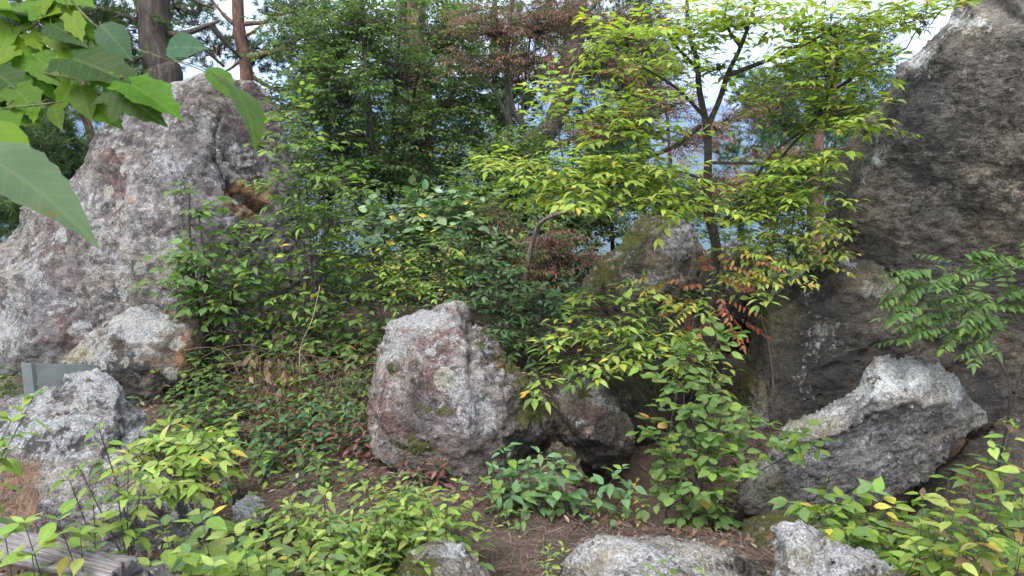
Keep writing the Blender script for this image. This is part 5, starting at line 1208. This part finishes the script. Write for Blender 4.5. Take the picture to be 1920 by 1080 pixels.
for r_ in (
    (225, 150, 330, 190, 1.42, 1.36, .1, -.5, .8), (205, 160, 290, 205, 1.42, 1.36, -.2, -.6, .7), (170, 190, 220, 228, 1.45, 1.4, .1, -.7, .5), (120, 95, 185, 125, 1.5, 1.45, 0, -.5, .8), (110, 105, 245, 130, 1.45, 1.4, .1, -.6, .7), (85, 60, 125, 95, 1.52, 1.48, -.2, -.8, .5),
    (75, 25, 180, 40, 1.55, 1.5, 0, -.6, .7), (95, 45, 160, 75, 1.5, 1.45, .1, -.5, .7), (40, 30, -10, 70, 1.6, 1.5, 0, -.6, .6), (20, 100, 85, 170, 1.5, 1.45, -.2, -.8, .5), (40, 90, -30, 120, 1.5, 1.45, .2, -.5, .7), (60, 130, 20, 190, 1.5, 1.45, 0, -.9, .3),
    (140, 150, 105, 200, 1.45, 1.42, .2, -.9, .3), (30, 190, 20, 240, 1.4, 1.36, 0, -.9, .3), (100, 195, 110, 240, 1.4, 1.36, .1, -.9, .2), (150, 160, 165, 220, 1.44, 1.4, .1, -.8, .4), (70, 200, 55, 215, 1.4, 1.36, 0, -.8, .5), (100, -5, 65, 20, 1.55, 1.5, 0, -.5, .7), (30, 8, 90, 25, 1.6, 1.55, 0, -.5, .7), (0, 10, 60, 45, 1.6, 1.55, 0, -.6, .6),
    (130, 20, 150, 70, 1.5, 1.46, .2, -.9, .3), (-20, 130, 40, 165, 1.45, 1.4, 0, -.6, .7), (20, 160, 70, 205, 1.42, 1.38, .1, -.7, .6), (170, 130, 205, 160, 1.44, 1.4, 0, -.8, .5), (0, 70, 60, 110, 1.55, 1.5, .1, -.6, .7), (60, 105, 140, 150, 1.5, 1.45, 0, -.7, .6)):
    mleaf(*r_, shape=random.choice(('mapleb', 'mapleb', 'serrate', 'serrate', 'maple')))
for k in range(34):
    x, y = random.uniform(-40, 120), random.uniform(-10, 225)
    a = random.uniform(-.5, 1.3); L = random.uniform(34, 60)
    mleaf(x, y, x + math.cos(a) * L, y + math.sin(a) * L * .7, 1.55, 1.5, random.gauss(0, .25), -.6, .7, ('mapleb', 'serrate', 'serrate', 'maple')[k % 4])
PB = pal(((0.045, 0.095, 0.05), 1))
mleaf(188, 45, 240, 100, 1.33, 1.3, .2, -.9, .4, 'broad', PB); mleaf(312, 92, 370, 78, 1.3, 1.26, 0, -.9, .35, 'broad', PB); mleaf(395, 125, 435, 175, 1.2, 1.15, .3, -.6, .6, 'broad', pal(((0.07, 0.14, 0.025), 1))); mleaf(430, 155, 520, 240, 1.15, 1.08, .85, -.2, .35, 'serrate', pal(((0.07, 0.14, 0.025), 1)))
pl.stem('twig', [P(310, 110, 1.3), P(370, 128, 1.22), P(440, 165, 1.15)], 0.0014, 0.0008, 5, M_GREENSTEM)
mleaf(-60, 282, 178, 366, 0.86, 0.82, .05, -.33, .95, 'serrate', pal(((0.085, 0.145, 0.075), 1))); mleaf(-60, 235, 55, 268, 1.0, .95, 0, -.3, .9, 'broad', pal(((0.08, 0.16, 0.015), 1))); mleaf(-50, 215, 30, 240, 1.05, 1.0, 0, -.5, .8, 'broad')
pl.finish(M_GREENSTEM, None, M_MAPLE, 'foliage', 300, 5)

# ------------------------------------------------------------------ dead brambles, litter, cord, barrier, log
pl = Plant('dead_bramble', 'tangle of dead brown bramble stems on the bank left of the centre boulder', 'dead shrub', gp(520, 4.6))
for k in range(120):
    x = random.uniform(450, 650); Y = random.uniform(4.2, 4.9); g = gp(x, Y)
    h = random.uniform(.08, .36); d = Vector((random.gauss(0, .3), random.gauss(0, .15), 0))
    pl.twig_line(catmull([g, g + d * .4 + Vector((0, 0, h)), g + d + Vector((0, 0, h * .9)) + rv(.03), g + d * 1.6 + Vector((0, 0, h * random.uniform(.1, .6)))], 4), random.uniform(.0018, .0035), .0012)
for k in range(150):
    x = random.uniform(455, 560); Y = random.uniform(4.2, 4.7); g = gp(x, Y); 
    pl.leaf(g + Vector((0, 0, random.uniform(.02, .32))), Vector((random.gauss(0, .4), random.gauss(0, .4), -1)), rv(), random.uniform(.05, .09), pal(((0.13, 0.078, 0.052), 3), (BRN, 3), ((0.20, 0.145, 0.10), 1))(), 'dead')
pl.finish(M_TWIGB, None, None, 'dead_leaves', 300, 8)
pl = Plant('dry_stem', 'single long pale dry stem arching down in front of the dark green shrub', 'stem', gp(556, 4.5))
pl.stem('stem', [pl.base, P(562, 660, 4.5), P(585, 600, 4.55), P(600, 535, 4.6)], 0.004, 0.0025, 5, bark_mat('pale_dry_stem', (0.22, 0.18, 0.12), (0.40, 0.36, 0.26), 30, .4)); pl.finish()

def litter():
    V0, T0, L0 = SHAPE['dead']; Vs, Ts, Cs = [], [], []; o = 0
    pts = []
    while len(pts) < 17000:
        x, y = random.uniform(-2.6, 2.6), random.uniform(1.7, 6.4)
        path = abs(x - 0.02) < 0.24 and y < 3.0
        if path and random.random() < 0.85: continue
        pts.append((x, y))
    Z = ground_h(np.array([p[0] for p in pts]), np.array([p[1] for p in pts]))
    pk = pal((BRN, 4), ((0.115, 0.076, 0.058), 4), ((0.19, 0.145, 0.118), 2), ((0.060, 0.038, 0.030), 5), ((0.2, 0.13, 0.05), .08))
    for (x, y), z in zip(pts, Z):
        a = random.uniform(0, 6.28); n = ZUP + rv(.45); n.normalize()
        d = Vector((math.cos(a), math.sin(a), random.gauss(0, .2))); d = (d - n * d.dot(n)).normalized(); xx = d.cross(n)
        R = np.array((tuple(xx), tuple(d), tuple(n))).T * random.choice((.014, .018, .024, .030, .040)) * random.uniform(.8, 1.2)
        Vs.append(V0 @ R.T + np.array((x, y, z + random.uniform(.002, .03)))); Ts.append(T0 + o); o += len(V0)
        Cs.append(np.tile((*pk(), 1), (len(V0), 1)))
    me = mesh_np('leaf_litter', np.concatenate(Vs), np.concatenate(Ts), False, {'Col': np.concatenate(Cs)})
    tag(link('leaf_litter', me, None, M_LITTER), 'fallen brown leaves covering the ground between the boulders', 'leaf litter', kind='stuff')
    n = 26000
    x = RS.uniform(-2.4, 2.4, n); y = RS.uniform(1.7, 5.5, n) ; z = ground_h(x, y) + RS.uniform(.002, .012, n)
    a = RS.uniform(0, 6.28, n); L = RS.uniform(.03, .10, n) * .5; w = RS.uniform(.0008, .0018, n)
    c, s = np.cos(a), np.sin(a); tz = RS.normal(0, .006, n)
    A = np.stack([x - c * L - s * w, y - s * L + c * w, z + tz], 1); B = np.stack([x - c * L + s * w, y - s * L - c * w, z + tz], 1)
    C_ = np.stack([x + c * L + s * w * .5, y + s * L - c * w * .5, z - tz + .002], 1); D = np.stack([x + c * L - s * w * .5, y + s * L + c * w * .5, z - tz + .002], 1)
    V = np.stack([A, B, C_, D], 1).reshape(-1, 3); i = np.arange(n)[:, None] * 4
    T = np.concatenate([i + np.array([[0, 1, 2]]), i + np.array([[0, 2, 3]])])
    cc = np.array([(0.095, 0.064, 0.049), (0.13, 0.096, 0.076), (0.06, 0.039, 0.030), (0.18, 0.14, 0.115)])[RS.randint(0, 4, n)] * RS.uniform(.7, 1.2, (n, 1))
    me = mesh_np('pine_needle_litter', V, T, False, {'Col': np.repeat(np.concatenate([cc, np.ones((n, 1))], 1), 4, 0)})
    tag(link('pine_needle_litter', me, None, M_LITTER), 'fallen brown pine needles strewn over the dirt path', 'needle litter', kind='stuff')
    Vs, Ts, o = [], [], 0
    for k in range(170):
        x, y = random.uniform(-2.0, 1.8), random.uniform(2.0, 4.6); z = float(ground_h(x, y)) + .008
        d = Vector((random.gauss(0, 1), random.gauss(0, 1), 0)).normalized() * random.uniform(.05, .22)
        p = Vector((x, y, z)); V, T = tube(catmull([p - d, p + rv(.01) + Vector((0, 0, .01)), p + d], 3), random.uniform(.0015, .004), .001, 4)
        Vs += V; Ts.append(np.array(T) + o); o += len(V)
    tag(link('twig_litter', mesh_np('twig_litter', Vs, np.concatenate(Ts)), None, M_TWIGB), 'thin dead twigs lying on the ground round the path', 'twig litter', kind='stuff')
litter()
def straw():
    V, Nn = ROCKS['broad grey lichened boulder filling the lower left corner beside the steel barrier']
    px = proj(V); ok = np.where((Nn[:, 2] > .15) & (px[:, 0] > -60) & (px[:, 0] < 75) & (px[:, 1] > 865) & (px[:, 1] < 985) & (Nn[:, 1] < .3))[0]
    if not len(ok): return
    n = 1800; k = ok[RS.randint(0, len(ok), n)]; p = V[k] + Nn[k] * RS.uniform(.002, .018, (n, 1))
    t = RS.normal(size=(n, 3)); t -= Nn[k] * (t * Nn[k]).sum(1)[:, None] * .85; t /= np.linalg.norm(t, axis=1)[:, None]
    w = np.cross(t, Nn[k]) * .0009; L = RS.uniform(.02, .055, (n, 1))
    W = np.stack([p - t * L - w, p - t * L + w, p + t * L], 1).reshape(-1, 3)
    cc = np.array([(0.16, 0.095, 0.06), (0.22, 0.15, 0.10), (0.10, 0.06, 0.045)])[RS.randint(0, 3, n)]
    me = mesh_np('pine_needle_litter', W, np.arange(3 * n).reshape(-1, 3), False, {'Col': np.repeat(np.concatenate([cc, np.ones((n, 1))], 1), 3, 0)})
    tag(link('pine_needle_litter', me, None, M_LITTER), 'brown pine needles gathered on the lower left boulder', 'needle litter', kind='stuff')
straw()

# dark cord-like stem hanging down the split boulder
pl = Plant('hanging_stem', 'thin dark stem running straight down the face of the large split boulder', 'stem', gp(1446, 4.2))
pl.stem('stem', [pl.base, P(1448, 830, 4.2), P(1450, 720, 4.2), P(1440, 640, 4.25), P(1430, 605, 4.3), P(1428, 580, 4.4)], 0.0055, 0.004, 6, M_TWIG); pl.finish()

# steel barrier
def barrier():
    N = NT('galvanised_steel'); tc = N.n('TexCoord'); n1 = N.noise(tc.outputs['Object'], 9, 6, .7)
    bs = N.n('BsdfPrincipled'); N.l(N.ramp(n1, [(.3, (.075, .09, .092)), (.7, (.12, .14, .142))]), bs.inputs['Base Color'])
    bs.inputs['Metallic'].default_value = .3; N.l(N.ramp(n1, [(.3, .45), (.7, .65)]), bs.inputs['Roughness']); N.l(bs.outputs[0], N.out.inputs[0])
    a = gp(24, 3.9); r = empty('steel_barrier', a, 'grey galvanised steel channel standing behind the lower left boulder', 'barrier')
    def sheet(name, prof, h):
        """folded sheet: plan polyline with thickness, extruded upwards"""
        t = .004; V, T = [], []
        P2 = [Vector(p) for p in prof]; n = len(P2)
        for i, p in enumerate(P2):
            d = (P2[min(i + 1, n - 1)] - P2[max(i - 1, 0)]).normalized(); nn = Vector((-d.y, d.x)) * t
            for s in (1, -1):
                for z in (0, h[i]): V.append((p.x + nn.x * s, p.y + nn.y * s, z))
        for i in range(n - 1):
            q, w = i * 4, i * 4 + 4
            T += [(q, w, w + 1, q + 1), (q + 2, q + 3, w + 3, w + 2), (q + 1, w + 1, w + 3, q + 3), (q, q + 2, w + 2, w)]
        T += [(0, 1, 3, 2), ((n - 1) * 4, (n - 1) * 4 + 2, (n - 1) * 4 + 3, (n - 1) * 4 + 1)]
        return link(name, mesh_np(name, V, T, False), r, N.m)
    top = P(22, 680, 3.9).z - a.z
    sheet('flange', [(-.005, .06), (0, 0), (.062, -.012), (.068, .0)], [top, top, top, top])
    sheet('panel', [(.075, .0), (.10, .012), (.20, .06), (.34, .13)], [top - .006, top - .01, top - .025, top - .05])
barrier()

# weathered log and stump in the lower left corner
def log():
    N = NT('weathered_wood'); tc = N.n('TexCoord'); at = N.attr('lv')
    mp = N.n('Mapping'); mp.inputs['Scale'].default_value = (26, 26, 1.4); N.l(at.outputs['Vector'], mp.inputs[0])
    n1 = N.noise(mp.outputs[0], 1.0, 8, .7, .4); n2 = N.noise(tc.outputs['Object'], 50, 5, .7)
    col = N.ramp(n1, [(.32, (.05, .043, .04)), (.48, (.19, .175, .17)), (.66, (.38, .37, .37))])
    col = N.mix(.6, col, N.ramp(n2, [(.3, .5), (.7, 1.3)]), 'MULTIPLY')
    bs = N.n('BsdfPrincipled'); N.l(col, bs.inputs['Base Color']); bs.inputs['Roughness'].default_value = .9
    bp = N.n('Bump'); bp.inputs['Distance'].default_value = .02; N.l(n1, bp.inputs['Height']); N.l(bp.outputs[0], bs.inputs['Normal']); N.l(bs.outputs[0], N.out.inputs[0])
    def body(name, label, cat, a, b, ra, rb, seed):
        a, b = Vector(a), Vector(b); ax = (b - a).normalized(); u = ax.orthogonal().normalized(); v = ax.cross(u)
        ns, m = 60, 40; V, LV, T = [], [], []
        for i in range(ns + 1):
            t = i / ns
            for k in range(m):
                an = 2 * math.pi * k / m; V.append(tuple(a.lerp(b, t) + (u * math.cos(an) + v * math.sin(an)) * (ra + (rb - ra) * t)))
                LV.append((math.cos(an) * .5, math.sin(an) * .5, t * (b - a).length * 3))
        for i in range(ns):
            for k in range(m):
                q, w = i * m + k, i * m + (k + 1) % m; T += [(q, w, w + m), (q, w + m, q + m)]
        for e in (0, ns):
            V.append(tuple(a if e == 0 else b)); LV.append((0, 0, e)); c = len(V) - 1
            for k in range(m): T.append((e * m + k, e * m + (k + 1) % m, c))
        V, T, LV = np.array(V), np.array(T), np.array(LV)
        n = vnormals(V, T); q = LV * np.array((5, 5, .35)) + seed
        V = V + n * ((fbm(q, 4, .6) * .34 + fbm(LV * np.array((1.6, 1.6, 1.1)) + seed * 3, 3, .6) * .4 - .5 * np.clip(fbm(q * 1.7 + 5, 3, .5, True) - .35, 0, 1)) * ra)[:, None]
        base = V.mean(0); base[2] = V[:, 2].min()
        o = link(name, mesh_np(name, V - base, T, True, {'lv': LV}), None, N.m, base); tag(o, label, cat)
    body('log', 'weathered grey split log lying in the bottom left corner', 'log', P(-70, 1000, 1.95), P(235, 1085, 1.75), .055, .045, 3)
    body('stump', 'low weathered stump at the bottom edge beside the split log', 'stump', P(262, 1150, 1.8), P(258, 1072, 1.85), .075, .066, 9)
log()

# ------------------------------------------------------------------ air
def haze():
    lo, hi = Vector((-8950, -190, -420)), Vector((8950, 8950, 900))
    V = [(x, y, z) for x in (lo.x, hi.x) for y in (lo.y, hi.y) for z in (lo.z, hi.z)]
    T = [(0, 1, 3, 2), (4, 6, 7, 5), (0, 4, 5, 1), (2, 3, 7, 6), (0, 2, 6, 4), (1, 5, 7, 3)]
    m = bpy.data.materials.new('air'); m.use_nodes = True; nt = m.node_tree; nt.nodes.clear()
    out = nt.nodes.new('ShaderNodeOutputMaterial'); pv = nt.nodes.new('ShaderNodeVolumePrincipled')
    pv.inputs['Color'].default_value = (0.38, 0.58, 1.0, 1); pv.inputs['Density'].default_value = HAZE
    nt.links.new(pv.outputs[0], out.inputs['Volume'])
    o = link('haze', mesh_np('haze', V, T, False), None, m); tag(o, kind='stuff')
HAZE = 1.5e-4
if HAZE: haze()
print('LEAVES', STAT)
